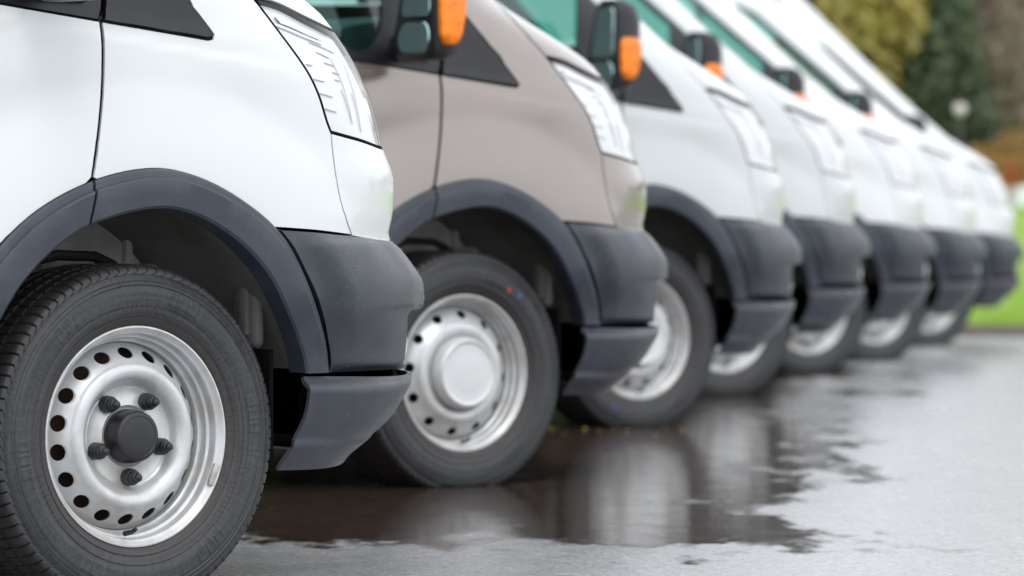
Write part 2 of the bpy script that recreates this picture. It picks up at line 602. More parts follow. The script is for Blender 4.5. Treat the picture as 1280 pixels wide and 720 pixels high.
def relief(x, z, a):
    """outward swelling of the flank: wheel arch blisters with a crisp crown, shoulder line"""
    fade = 1 - sstep(0.36, 0.58, a)
    r = np.hypot(x * 0.97, z - 0.34)
    t = (.662 - r) / .19
    t = np.clip((t + np.sqrt(t * t + .012)) / 2 - .003, 0, 1)
    D = 0.028 * (1 - (1 - t)**1.8) * sstep(.46, .60, z) * fade
    rr = np.hypot(x + 3.30, z - 0.34)
    t = np.clip((.668 - rr) / .19, 0, 1)
    D = D + 0.034 * (1 - (1 - t)**1.7) * sstep(.46, .60, z)
    zs = 1.078 - 0.12 * x
    return D + 0.004 * (1 - sstep(-0.010, 0.010, z - zs)) * (1 - sstep(0.25, .42, x)) * sstep(.90, 1.05, z)


def S(a, z, off=0.0):
    """body surface point (arrays)"""
    a = np.asarray(a, float)
    z = np.asarray(z, float)
    W = WT(z)
    xf = XF(z)
    t = np.clip(a, 0, 1)
    x, y = _bz(t, W)
    x = x + xf + np.minimum(a, 0) * 1.6
    D = relief(x, z, a)
    y = y - D
    return np.stack([x, y, z + 0 * x], -1)


def SN(a, z, off=0.0):
    e = 2e-3
    p = S(a, z)
    da = S(np.asarray(a) + e, z) - S(np.asarray(a) - e, z)
    # at a = 0/1 ends keep sane
    dz = S(a, np.asarray(z) + e) - S(a, np.asarray(z) - e)
    n = np.cross(da, dz)
    n /= np.linalg.norm(n, axis=-1, keepdims=True) + 1e-12
    cen = np.asarray(a) > 0.995
    n[cen, 1] = 0
    n /= np.linalg.norm(n, axis=-1, keepdims=True) + 1e-12
    return p, n


def T(xp, z):
    """point of the side view (as seen by an eye behind the van, on the plane y=-.985) -> (a, z)"""
    amax = float(ASIL(z))
    W, xf = float(WT(z)), float(XF(z))
    D = 0.0
    m = 0.0
    for it in range(3):
        tgt = xp - D * TAN
        if tgt >= float(SIL(z)) - 1e-4:
            m = amax
        else:
            lo, hi = -6.0, amax
            for _ in range(34):
                m = (lo + hi) / 2
                t = max(m, 0)
                u = 1 - t
                x = u**3 * P0X + 3 * u * u * t * P1X + xf + min(m, 0) * 1.6
                y = -(u**3 + 3 * u * u * t + 3 * u * t * t * P2Y) * W
                if x - (y + .985) * TAN < tgt:
                    lo = m
                else:
                    hi = m
        t = max(m, 0)
        u = 1 - t
        x = u**3 * P0X + 3 * u * u * t * P1X + xf + min(m, 0) * 1.6
        D = float(relief(np.array(x), np.array(z), np.array(m)))
    return (m, z)


def catmull(pts, n=6):
    P = [np.array(p, float) for p in pts]
    out = []
    for i in range(len(P) - 1):
        p0, p1, p2, p3 = P[max(i - 1, 0)], P[i], P[i + 1], P[min(i + 2, len(P) - 1)]
        for k in range(n):
            t = k / n
            out.append(0.5 * ((2 * p1) + (-p0 + p2) * t + (2 * p0 - 5 * p1 + 4 * p2 - p3) * t * t + (-p0 + 3 * p1 - 3 * p2 + p3) * t**3))
    out.append(P[-1])
    return [tuple(p) for p in out]


def to_az(poly):
    out = []
    for i, p in enumerate(poly):
        if p[0] == 'a':
            out.append((p[1], p[2]))
            continue
        out.append(T(p[0], p[1]))
        q = poly[(i + 1) % len(poly)]
        if q[0] != 'a' and len(poly) > 2:
            d = math.hypot(q[0] - p[0], q[1] - p[1])
            k = int(d / .08)
            for j in range(1, k + 1):
                out.append(T(p[0] + (q[0] - p[0]) * j / (k + 1), p[1] + (q[1] - p[1]) * j / (k + 1)))
    return out


def densify(poly, step):
    out = []
    n = len(poly)
    for i in range(n):
        p, q = np.array(poly[i]), np.array(poly[(i + 1) % n])
        L = np.hypot((q - p)[0] * 1.1, (q - p)[1])
        k = max(1, int(math.ceil(L / step)))
        for j in range(k):
            out.append(tuple(p + (q - p) * j / k))
    return out


def inset(poly, d):
    """move a closed polygon inwards by d (metric, a scaled by the local speed)"""
    P = np.array(poly)
    area = 0.5 * np.sum(P[:, 0] * np.roll(P[:, 1], -1) - np.roll(P[:, 0], -1) * P[:, 1])
    s = 1.0 if area > 0 else -1.0
    out = []
    n = len(P)
    K = 1.3
    for i in range(n):
        a, b, c = P[i - 1], P[i], P[(i + 1) % n]
        e1 = np.array([(b - a)[0] * K, (b - a)[1]])
        e2 = np.array([(c - b)[0] * K, (c - b)[1]])
        e1 /= np.linalg.norm(e1) + 1e-12
        e2 /= np.linalg.norm(e2) + 1e-12
        n1 = np.array([-e1[1], e1[0]]) * s
        n2 = np.array([-e2[1], e2[0]]) * s
        m = n1 + n2
        m /= max(np.linalg.norm(m), 1e-6)
        k = d / max(0.5, m.dot(n1))
        q = b + np.array([m[0] * k / K, m[1] * k])
        if b[0] > 0.999:
            q[0] = 1.0
        out.append(tuple(q))
    return out


def inside(poly, pts):
    P = np.array(poly)
    x, y = pts[:, 0], pts[:, 1]
    c = np.zeros(len(pts), bool)
    j = len(P) - 1
    for i in range(len(P)):
        xi, yi, xj, yj = P[i, 0], P[i, 1], P[j, 0], P[j, 1]
        cond = ((yi > y) != (yj > y)) & (x < (xj - xi) * (y - yi) / (yj - yi + 1e-15) + xi)
        c ^= cond
        j = i
    return c


def patch(poly, step=0.022, off=0.0, hem=0.006, gap=0.0030, holes=(), az=False, rows=(), dfun=None, step_a=None):
    """surface patch of the body over a region; returns verts, faces, normals (right side of the van)"""
    P = poly if az else to_az(poly)
    P = densify(P, step)
    if gap:
        P = inset(P, gap)
    H = [densify(h if az else to_az(h), step) for h in holes]
    P_ = np.array(P)
    sa = step_a or step
    xs = np.arange(P_[:, 0].min(), P_[:, 0].max(), sa * 0.9)
    zs = np.arange(P_[:, 1].min(), P_[:, 1].max(), step)
    gx, gz = np.meshgrid(xs, zs)
    gx[1::2] += sa * 0.45
    G = np.stack([gx.ravel(), gz.ravel()], -1)
    if rows:
        G = G[np.min(np.abs(G[:, 1:2] - np.array(rows)[None, :]), axis=1) > step * .30]
        G = np.vstack([G] + [np.stack([xs + .003 * (k % 2), np.full(len(xs), zr)], -1) for k, zr in enumerate(rows)])
    G = G[inside(P, G)]
    allb = np.array(P + [q for h in H for q in h])
    if len(G):
        keep = np.ones(len(G), bool)
        for h in H:
            keep &= ~inside(h, G)
        d2 = np.full(len(G), 9.0)
        for c in range(0, len(allb), 64):
            dd = ((G[:, None, :] - allb[None, c:c + 64, :])**2).sum(-1).min(1)
            d2 = np.minimum(d2, dd)
        keep &= d2 > (step * (0.45 if not rows else .18))**2
        G = G[keep]
    verts = [Vector(p) for p in P]
    edges = [(i, (i + 1) % len(P)) for i in range(len(P))]
    for h in H:
        b = len(verts)
        verts += [Vector(p) for p in h]
        edges += [(b + i, b + (i + 1) % len(h)) for i in range(len(h))]
    verts += [Vector(g) for g in G]
    ov, oe, of, *_ = delaunay_2d_cdt(verts, edges, [], 1, 1e-7)
    A = np.array([tuple(v) for v in ov])
    F_ = [f for f in of]
    cen = np.array([A[list(f)].mean(0) for f in F_])
    ok = inside(P, cen)
    for h in H:
        ok &= ~inside(h, cen)
    F_ = [f for f, o in zip(F_, ok) if o]
    pos, nor = SN(A[:, 0], A[:, 1])
    o_ = off if dfun is None else (off + dfun(pos, A))[:, None]
    V = pos + nor * o_
    # orient
    FF = []
    for f in F_:
        a, b, c = [V[i] for i in f[:3]]
        nn = np.cross(b - a, c - a)
        FF.append(tuple(f) if nn.dot(nor[f[0]]) > 0 else tuple(f[::-1]))
    if dfun is not None:        # normals of the displaced surface
        acc = np.zeros_like(V)
        for f in FF:
            fn = np.cross(V[f[1]] - V[f[0]], V[f[2]] - V[f[0]])
            for q in f:
                acc[q] += fn
        cen = A[:, 0] > 0.999
        acc[cen, 1] = 0
        ln = np.linalg.norm(acc, axis=1, keepdims=True)
        nor = np.where(ln > 1e-12, acc / np.maximum(ln, 1e-12), nor)
    V = list(V)
    N = list(nor)
    if hem:
        cnt = {}
        for f in FF:
            for i in range(len(f)):
                e = (f[i], f[(i + 1) % len(f)])
                cnt[e] = cnt.get(e, 0) + 1
        for (i, j) in [e for e in cnt if (e[1], e[0]) not in cnt]:
            if A[i][0] > 0.999 and A[j][0] > 0.999:
                continue
            b = len(V)
            ed = V[j] - V[i]
            out = np.cross(ed, nor[i])
            out = out / (np.linalg.norm(out) + 1e-12)
            V += [V[i], V[j], V[j] - nor[j] * hem, V[i] - nor[i] * hem]
            N += [out] * 4
            FF.append((b, b + 3, b + 2, b + 1))
    return np.array(V), FF, np.array(N)


def mirrored(V, F_, N):
    V2 = V.copy()
    V2[:, 1] *= -1
    N2 = N.copy()
    N2[:, 1] *= -1
    return V2, [f[::-1] for f in F_], N2


def both(V, F_, N):
    V2, F2, N2 = mirrored(V, F_, N)
    k = len(V)
    return np.vstack([V, V2]), list(F_) + [tuple(i + k for i in f) for f in F2], np.vstack([N, N2])


# curves of the side view
ARCH_OUT = catmull([(-.462, .26), (-.468, .36), (-.458, .46), (-.427, .56), (-.375, .640), (-.27, .735), (-.135, .800), (0.005, .829), (.114, .818), (.231, .772), (.334, .700), (.400, .600), (.438, .500), (.447, .428)], 6)
ARCH_IN = catmull([(-.392, .26), (-.398, .36), (-.392, .44), (-.362, .52), (-.300, .605), (-.225, .672), (-.135, .722), (0.012, .754), (.114, .741), (.215, .692), (.294, .622), (.348, .535), (.374, .470), (.383, .428)], 6)


def seg_of(curve, x0=None, x1=None):
    return [p for p in curve if (x0 is None or p[0] >= x0) and (x1 is None or p[0] <= x1)]


SEAMX = -.124
arch_front = seg_of(ARCH_OUT, x0=SEAMX)
arch_rear = [p for p in seg_of(ARCH_OUT, x1=SEAMX)]
LAMP_L = catmull([(.258, 1.176), (.325, 1.108), (.392, 1.036), (.425, .985), (.447, .930), (.459, .906)], 4)
LAMP_T = catmull([(.258, 1.176), (.322, 1.166), (.390, 1.142), (.445, 1.124)], 4)
LAMP_B = catmull([(.459, .906), (.50, .898), (.54, .890), (.578, .880)], 3)
SEAM_D = catmull([(-.106, 1.116), (-.099, 1.07), (-.1005, .98), (-.109, .89), (-.122, .812)], 4)
BUMP_T = catmull([(.322, .716), (.37, .7135), (.431, .7095), (.512, .701), (.56, .694), (.598, .687)], 4)
BUMP_S = catmull([(.322, .716), (.352, .688), (.384, .640), (.416, .585), (.436, .530), (.447, .470), (.449, .424)], 4)
TIP = (.160, 1.088)

BM = {}   # body meshes: name -> list of (part name, material key, verts, faces, normals, mode, parent part)


def add_part(key, part, mk, data, mode='R', parent=None, smooth=True):
    BM[key] = dict(part=part, mat=mk, data=data, mode=mode, parent=parent, smooth=smooth)


NS = catmull([(.459, .906), (.468, .84), (.484, .77), (.512, .7012)], 4)
# --- fender
fender = (SEAM_D[::-1] + [(.155, 1.086)] + [(.166, 1.094), (.150, 1.113), (.06, 1.203), (-.06, 1.318), (-.115, 1.372)] + [(-.125, 1.405), (-.06, 1.428)] +
          [(.0, 1.392), (.075, 1.333), (.158, 1.262)] + LAMP_L + [(.470, .84), (.490, .77), (.512, .7015)] + BUMP_T[::-1][8:] + arch_front[::-1][0:0])
# arch curve from the bumper corner back to the seam
af = [p for p in arch_front if p[1] > .712][::-1]
fender = (SEAM_D[::-1] + [(.150, 1.0865), (.162, 1.089), (.164, 1.098), (.06, 1.203), (-.06, 1.318), (-.115, 1.372), (-.125, 1.405), (-.06, 1.428), (.0, 1.392), (.075, 1.333), (.158, 1.262)] +
          LAMP_L + NS[1:] + [p for p in BUMP_T[::-1] if p[0] < .505] + af)
add_part('fender', 'fender', 'paint', patch(fender, 0.0135))
# --- door panel
z0 = .36
door = ([(-.106, 1.116), (-.34, 1.143), (-.6, 1.165), (-1.2, 1.205), (-1.2, z0), (-.468, z0)] + [p for p in arch_rear if p[1] > z0 + .02] + [(-.122, .812)] + SEAM_D[::-1][1:-1])
add_part('door', 'door', 'paint', patch(door, 0.018))
# --- fascia (body colour nose below the lamp)
fascia = (NS + [(.56, .694), (.598, .687), ('a', .62, .690), ('a', .76, .700), ('a', .78, .80), ('a', .74, .868), ('a', .60, .872)] + LAMP_B[::-1][:-1])
add_part('fascia', 'nose_panel', 'paint', patch(fascia, 0.022, gap=0.0010, hem=0.010))
# --- bonnet (both halves in one mesh)
hood = (LAMP_T + [('a', .60, 1.108), ('a', .72, 1.098), ('a', .82, 1.10), ('a', 1.0, 1.105), ('a', 1.0, 1.36), ('a', .75, 1.372), ('a', .58, 1.395), (-.035, 1.420), (.0, 1.392), (.075, 1.333), (.158, 1.262)])
add_part('hood', 'bonnet', 'paint', both(*patch(hood, 0.026)), mode='C')
# --- headlight
lamp = (LAMP_L[::-1] + LAMP_T[1:] + [('a', .60, 1.108), ('a', .72, 1.098), ('a', .77, 1.03), ('a', .74, .93), ('a', .735, .868), ('a', .60, .872)] + LAMP_B[::-1][:-1])
lamp_az = to_az(lamp)
add_part('lens', 'headlight', 'lens', patch(inset(densify(lamp_az, .02), .0066), 0.02, az=True, gap=0, hem=0.0), parent=None)


def bowl_d(pos, A):
    zz = pos[:, 2]
    st = np.floor((zz - .86) / .043)
    u = (zz - .86) / .043 - st
    ridge = (u < .10) * -.006
    band = -((zz > 1.075 - .0) * 0.010)
    return ridge * 1.0 + 0 * band


add_part('bowl', 'reflector', 'lampbowl', patch(inset(densify(lamp_az, .012), .0075), 0.012, off=-.013, az=True, gap=0, hem=0.03), parent='lens')
add_part('lamp_seal', 'lamp_seal', 'black', patch(lamp_az, 0.012, off=-.0015, az=True, gap=.0028, hem=0.03, holes=[inset(densify(lamp_az, .012), .0070)]), parent='lens')


def lamp_strip(pts, wd, off, name, mk, thick=.004):
    """thin raised rib inside the lamp following points of the side view"""
    c = to_az(pts)
    c = densify_open(c, .01)
    V, N, Fc = [], [], []
    for (a, z) in c:
        for dz, oo in ((wd / 2, off), (wd / 2, off + thick), (-wd / 2, off + thick), (-wd / 2, off)):
            p, n = SN(np.array([a]), np.array([z + dz]))
            V.append(p[0] + n[0] * oo)
            N.append(n[0])
    for i in range(len(c) - 1):
        for k in range(3):
            Fc.append((4 * i + k, 4 * i + k + 1, 4 * i + 4 + k + 1, 4 * i + 4 + k))
    return V, Fc, N


def densify_open(c, step):
    out = []
    for i in range(len(c) - 1):
        p, q = np.array(c[i]), np.array(c[i + 1])
        k = max(1, int(math.ceil(np.linalg.norm(q - p) / step)))
        for j in range(k):
            out.append(tuple(p + (q - p) * j / k))
    out.append(tuple(c[-1]))
    return out


LV, LF, LN = [], [], []
for pts in [[(0.407, 1.047), (0.422, 1.045)], [(0.426, 1.017), (0.453, 1.013)], [(0.442, 0.988), (0.474, 0.982)], [(0.455, 0.957), (0.484, 0.951)],
            [(0.433, 1.074), (0.464, 1.064)], [(0.452, 1.053), (0.479, 1.048)], [(0.475, 1.034), (0.49, 1.031)], [(0.48, 1.019), (0.493, 1.017)], [(0.414, 1.094), (0.476, 1.076)], [(0.333, 1.127), (0.425, 1.099)]]:
    v, f, n = lamp_strip(pts, .0018, -.0125, '', '', .0022)
    add_part('lamp_rib%d' % len(LV), 'reflector_rib', 'lampline', (np.array(v), f, np.array(n)), parent='lens', smooth=False)
    LV += v
CV, CF, CN = [], [], []
for pts, wd in (([(.500, 1.060), (.520, 1.018), (.536, .970), (.546, .918)], .010), ([(.468, 1.062), (.494, 1.020), (.512, .975), (.524, .930)], .004)):
    v, f, n = lamp_strip(pts, wd, -.0125, '', '', .003)
    add_part('lamp_arc%d' % len(CV), 'reflector_edge', 'lampmid', (np.array(v), f, np.array(n)), parent='lens', smooth=False)
    CV += v
v, f, n = lamp_strip([(.322, 1.126), (.35, 1.119), (.40, 1.1045), (.44, 1.093)], .007, -.0125, '', '', .004)
add_part('lamp_bar2', 'bar_shade', 'lampmid', (np.array(v), f, np.array(n)), parent='lens', smooth=False)
def bowl_ring(az_c, r0, r1, depth, mk, nm):
    """round reflector dish sunk in the lamp body"""
    V, N, Fc = [], [], []
    K = 28
    rings = ((r0, 0.0), (r0 * .93, .004), (r0 * .75, -depth * .5), (r1, -depth), (r1 * .9, -depth * .5), (0.001, -depth * .35))
    for (rr_, oo) in rings:
        for k in range(K):
            t = 2 * math.pi * k / K
            p, n = SN(np.array([az_c[0] + rr_ / 1.3 * math.cos(t)]), np.array([az_c[1] + rr_ * math.sin(t)]))
            V.append(p[0] + n[0] * (oo - .0118))
            N.append(n[0])
    for j in range(len(rings) - 1):
        for k in range(K):
            Fc.append((j * K + k, j * K + (k + 1) % K, (j + 1) * K + (k + 1) % K, (j + 1) * K + k))
    add_part(nm, 'reflector_bowl', mk, (np.array(V), Fc))


for nm_, azc_, r_ in (('dish1', (.46, .955), .036), ('dish2', (.56, 1.03), .040)):
    bowl_ring(azc_, r_, r_ * .3, .010, 'chrome', nm_)
    BM[nm_]['parent'] = 'lens'
# indicator bar near the top of the lamp
v, f, n = lamp_strip([(.330, 1.134), (.36, 1.126), (.40, 1.113), (.436, 1.103)], .012, -.0125, '', '', .006)
add_part('lamp_bar', 'indicator_bar', 'chrome', (np.array(v), f, np.array(n)), parent='lens', smooth=False)

# --- grille
grille = [('a', .765, .70), ('a', 1.0, .70), ('a', 1.0, 1.10), ('a', .83, 1.092), ('a', .775, 1.03), ('a', .745, .93), ('a', .745, .872), ('a', .785, .80)]
add_part('grille', 'grille', 'blacktrim', both(*patch(grille, 0.03, off=-.004)), mode='C')


# --- bumper upper: side face with the fog lamp pocket cut out of the corner
POCK = [(.624, .520), ('a', .60, .530), ('a', .70, .53), ('a', .70, .436), ('a', .60, .434), (.626, .434)]


def bump_d(pos, A):
    x, z = pos[:, 0], pos[:, 2]
    # rolled lip above the pocket and a slightly hollow flank below it
    h = 0.026 * (1 - sstep(.672, .716, z)) * sstep(.424, .450, z)
    lip = 0.010 * sstep(.548, .560, z) * (1 - sstep(.60, .66, z)) * sstep(.50, .66, x)
    sx_ = np.interp(z, [p[1] for p in BUMP_S[::-1]], [p[0] for p in BUMP_S[::-1]])
    h = h * (.15 + .85 * sstep(.006, .055, x - sx_))
    return h * (1 - .9 * sstep(.15, .45, A[:, 0])) + lip * .6


pock_az = densify(to_az([(.628, .540), (.640, .552), ('a', .58, .554), ('a', .69, .55), ('a', .70, .440), ('a', .55, .437), (.629, .438)]), .02)
bup = (BUMP_S[::-1] + BUMP_T[1:] + [('a', .62, .690), ('a', .76, .700), ('a', 1.0, .702), ('a', 1.0, .427), ('a', .7, .427), ('a', .5, .426), (.60, .424)])
bup_az = to_az(bup)
add_part('bumper', 'front_bumper', 'plastic', both(*patch(bup_az, 0.018, az=True, rows=(.695, .685, .675, .665, .655, .645, .566, .560, .554, .548, .452, .445, .438, .431), dfun=bump_d, off=.001, gap=.0035, hem=.03, holes=[pock_az])), mode='C')
# lower bumper
blow = [(.377, .4225), (.45, .421), (.60, .4185), ('a', .5, .420), ('a', .7, .422), ('a', 1.0, .422), ('a', 1.0, .250), ('a', .7, .246), ('a', .5, .243), (.455, .240), (.300, .241)] + catmull([(.300, .241), (.318, .268), (.342, .302), (.365, .338), (.374, .375), (.377, .4225)], 4)[1:-1]


def low_d(pos, A):
    z = pos[:, 2]
    f = 1 - .85 * sstep(.15, .45, A[:, 0])
    return (0.036 - .024 * sstep(.402, .4195, z) - .009 * (1 - sstep(.30, .41, z)) + .006 * (1 - sstep(.297, .304, z)) - .008 * (1 - sstep(.245, .298, z))) * f


add_part('valance', 'bumper_valance', 'plastic', both(*patch(blow, 0.0125, rows=(.4195, .4165, .4125, .4085, .4055, .398, .312, .305, .302, .2985, .295, .288), dfun=low_d, gap=.001, hem=.009)), mode='C', parent='bumper')
# pocket walls, blackened so the recess shade is in the colour
add_part('pocket', 'fog_lamp_pocket', 'black', patch(pock_az, 0.03, off=-.075, az=True, gap=-.003, hem=-.076), parent='bumper')


# --- wheel arch flares as swept strips
def strip(outer, inner, prof, n=None):
    """prof: list of (v, off) v 0 outer .. 1 inner; last entries may carry depth"""
    m = len(outer)
    V, N, Fc = [], [], []
    for i in range(m):
        for (v, off, dep) in prof:
            q = (outer[i][0] * (1 - v) + inner[i][0] * v, outer[i][1] * (1 - v) + inner[i][1] * v)
            a, z = T(*q)
            p, nn = SN(np.array([a]), np.array([z]))
            pp = p[0] + nn[0] * off
            pp[1] += dep
            V.append(pp)
    k = len(prof)
    for i in range(m - 1):
        for j in range(k - 1):
            Fc.append((i * k + j, i * k + j + 1, (i + 1) * k + j + 1, (i + 1) * k + j))
    # ends
    for i in (0, m - 1):
        loop = tuple(i * k + j for j in range(k))
        Fc.append(loop if i else loop[::-1])
    return V, Fc


def resample(c, n):
    c = np.array(c)
    d = np.concatenate([[0], np.cumsum(np.hypot(*np.diff(c, axis=0).T))])
    t = np.linspace(0, d[-1], n)
    return [(float(np.interp(q, d, c[:, 0])), float(np.interp(q, d, c[:, 1]))) for q in t]


FPROF = [(-.02, -.012, 0), (-.02, .004, 0), (.04, .009, 0), (.18, .012, 0), (.20, .019, 0), (.26, .0215, 0), (.6, .021, 0), (.93, .019, 0), (1.0, .014, 0), (1.0, .0, .006), (1.0, -.004, .035)]
so = [p for p in ARCH_OUT if p[0] > -.1185]
si = [p for p in ARCH_IN if p[0] > -.137]
so = [(-.119, .8055)] + so
si = [(-.138, .7205)] + si
add_part('flare_front', 'arch_flare', 'flare', strip(resample(so, 60), resample(si, 60), FPROF), parent='fender')
so = [p for p in ARCH_OUT if p[0] < -.126] + [(-.1255, .8035)]
si = [p for p in ARCH_IN if p[0] < -.144] + [(-.1445, .7175)]
add_part('flare_rear', 'arch_flare', 'flare', strip(resample(so, 44), resample(si, 44), FPROF), parent='door')


# inner arch liner: swept inwards from the inner curve
def liner():
    c = resample(ARCH_IN, 50)
    V, Fc = [], []
    for i, q in enumerate(c):
        a, z = T(*q)
        p, nn = SN(np.array([a]), np.array([z]))
        p = p[0]
        r = np.array([p[0] - 0.0, p[2] - .36])
        r = r / np.linalg.norm(r)
        for k, (y, e) in enumerate(((-.955, .02), (-.90, .035), (-.75, .04), (-.62, .02), (-.56, 0.0))):
            V.append((p[0] + r[0] * e, y, p[2] + r[1] * e))
    k = 5
    for i in range(len(c) - 1):
        for j in range(k - 1):
            Fc.append((i * k + j, i * k + j + 1, (i + 1) * k + j + 1, (i + 1) * k + j))
    return V, Fc


add_part('liner', 'arch_liner', 'liner', liner(), parent='fender')

# --- side glass and black trim
GL = catmull([(-1.17, 1.225), (-.80, 1.200), (-.45, 1.178), (-.37, 1.176), (-.325, 1.200), (-.305, 1.26), (-.30, 1.36), (-.30, 1.475)], 4) + catmull([(-.305, 1.497), (-.50, 1.632), (-.72, 1.785), (-.84, 1.862), (-.93, 1.898), (-1.04, 1.910), (-1.17, 1.912)], 4)
TR = [(-.112, 1.118), (-.34, 1.144), (-.6, 1.167), (-1.2, 1.207), (-1.2, 1.934), (-1.04, 1.930), (-.93, 1.920), (-.83, 1.885), (-.66, 1.765), (-.5, 1.655), (-.30, 1.516), (-.145, 1.398), (-.122, 1.372)]
add_part('door_trim', 'window_surround', 'blacktrim', patch(TR, 0.03, holes=[GL], off=.002, gap=.001), parent='door')
add_part('side_glass', 'door_window', 'glass', patch(GL, 0.04, off=-.006, gap=0, hem=0), parent='door')
QT = [(-.102, 1.1165), (.148, 1.089), (.159, 1.0915), (.161, 1.098), (.058, 1.200), (-.062, 1.315), (-.112, 1.362)]


def qt_d(pos, A):
    z, x = pos[:, 2], pos[:, 0]
    zb = 1.105 - .115 * x
    return .004 * (1 - sstep(.012, .02, z - zb)) + 0.003


add_part('quarter_trim', 'corner_trim', 'blacktrim', patch(QT, 0.014, dfun=qt_d, gap=.001, hem=.012), parent='fender')

# --- cab panel: pillar, header and forehead around windscreen
CP = [(-.128, 1.405), (-.06, 1.429), ('a', .565, 1.400), ('a', .60, 1.60), ('a', .62, 1.85), ('a', .66, 1.985), ('a', 1.0, 2.01), ('a', 1.0, 2.415), ('a', .5, 2.415), ('a', .2, 2.415), (-1.2, 2.36), (-1.2, 1.94), (-1.04, 1.936), (-.925, 1.926), (-.826, 1.890), (-.655, 1.770),
      (-.5, 1.660), (-.30, 1.521), (-.14, 1.405)]
add_part('cab', 'windscreen_pillar', 'paint', both(*patch(CP, 0.045)), mode='C')
WS = [('a', .575, 1.402), ('a', .75, 1.378), ('a', 1.0, 1.366), ('a', 1.0, 2.0), ('a', .67, 1.978), ('a', .63, 1.85), ('a', .61, 1.60)]
add_part('windscreen', 'windscreen', 'glass', both(*patch(WS, 0.06, hem=0, gap=0.004)), mode='C')

# --- cargo side with rear arch
RC = [(-3.30 + .45 * math.cos(t), .36 + .43 * math.sin(t)) for t in np.linspace(0, math.pi, 24)]
CS = [(-1.21, .36), (-1.21, 2.36), (-5.2, 2.36), (-5.2, .36)] + [(q[0], q[1]) for q in RC[::-1]]
add_part('cargo', 'side_panel', 'paint', patch(CS, 0.10, step_a=.10))

# --- black sheet added behind the lower body seams, standing for shade in the gaps
archc = [(p[0] * 1.03, p[1] + .008) for p in ARCH_IN]
pock_big = inset(pock_az, -.012)
BK = [(-1.2, 1.10), (.30, 1.06), ('a', .5, 1.02), ('a', 1.0, 1.05), ('a', 1.0, .26), ('a', .5, .26), (.40, .27), (.395, .43)] + archc[::-1] + [(-1.2, .33)]
add_part('backing', 'seam_shade_backing', 'black', both(*patch(BK, 0.05, off=-.026, gap=0, hem=0, holes=[pock_big])), mode='C')


# ------------------------------------------------------------------ wheel meshes
def tyre_mesh():
    seg = 90 * 8
    side = [(.2125, .008), (.216, .000), (.221, -.0045), (.226, -.0060), (.2285, -.0075), (.2315, -.0092), (.2330, -.0080), (.2350, -.0106), (.246, -.0135), (.250, -.0143), (.252, -.0132), (.254, -.0147), (.2640, -.0160), (.2648, -.0161), (.2700, -.0165), (.2800, -.0167), (.2880, -.0161), (.2888, -.0160), (.2915, -.0156), (.2945, -.0135), (.2965, -.0149), (.300, -.0140), (.3025, -.0118), (.3050, -.0128), (.3105, -.0098), (.3155, -.0055), (.3165, -.0065)]
    tread = [(.3235, -.0055), (.3295, -.001), (.3340, .008), (.3358, .020), (.3362, .034), (.3364, .0405), (.3285, .0415), (.3275, .0495), (.3360, .0505), (.3368, .066), (.3370, .079), (.3290, .080), (.3290, .088), (.3372, .089), (.3374, .105)]
    prof = side + tread
    prof2 = prof + [(r, .210 - d) for r, d in prof[-2::-1]]
    n = len(prof2)
    ns = len(side)
    V, Fc, mi = [], [], []
    for k in range(seg):
        th = 2 * math.pi * k / seg
        ph = k % 8
        for j, (r, d) in enumerate(prof2):
            jj = j if j < len(prof) else 2 * len(prof) - 2 - j
            sgn = 1 if j < len(prof) else -1
            th2 = th
            if ns <= jj < ns + 5 and ph == 0:
                r -= (.0055 if jj > ns else .003)
                d += sgn * (.0022 if jj <= ns + 1 else 0)
            if jj >= ns + 8 and ph == (0 if jj < ns + 11 else 4) and jj not in (ns + 11, ns + 12):
                r -= .006
            # slant of the lateral grooves
            if jj >= ns:
                th2 += (d - .105) * .35
            # raised blocks (moulded lettering panels) on the sidewall
            if 13 <= jj <= 16:
                u = (k % 120)
                if u < 33 and (u % 11) not in (0, 10):
                    d -= sgn * (.0012 if (u % 11) in (1, 2, 8, 9) or jj in (13, 16) else .0004)
            if jj in (9, 10) and k % 240 in range(150, 200) and k % 5 < 3:
                d -= sgn * .0010
            z = r * math.sin(th2)
            x = r * math.cos(th2)
            if z < -.308:
                ex = -.308 - z
                z = -.308
                d -= sgn * ex * .15 * (1 - abs(d - .105) / .125 * 0)
            V.append((x, d, z))
    for k in range(seg):
        k2 = (k + 1) % seg
        for j in range(n - 1):
            Fc.append((k * n + j, k * n + j + 1, k2 * n + j + 1, k2 * n + j))
            jj = min(j, n - 2 - j)
            mi.append(1 if jj >= ns + 1 else 0)
    me = mesh_from('tyre', V, Fc, [M['rubber'], M['tread']], mi, sharp_angle=R(38))
    return me


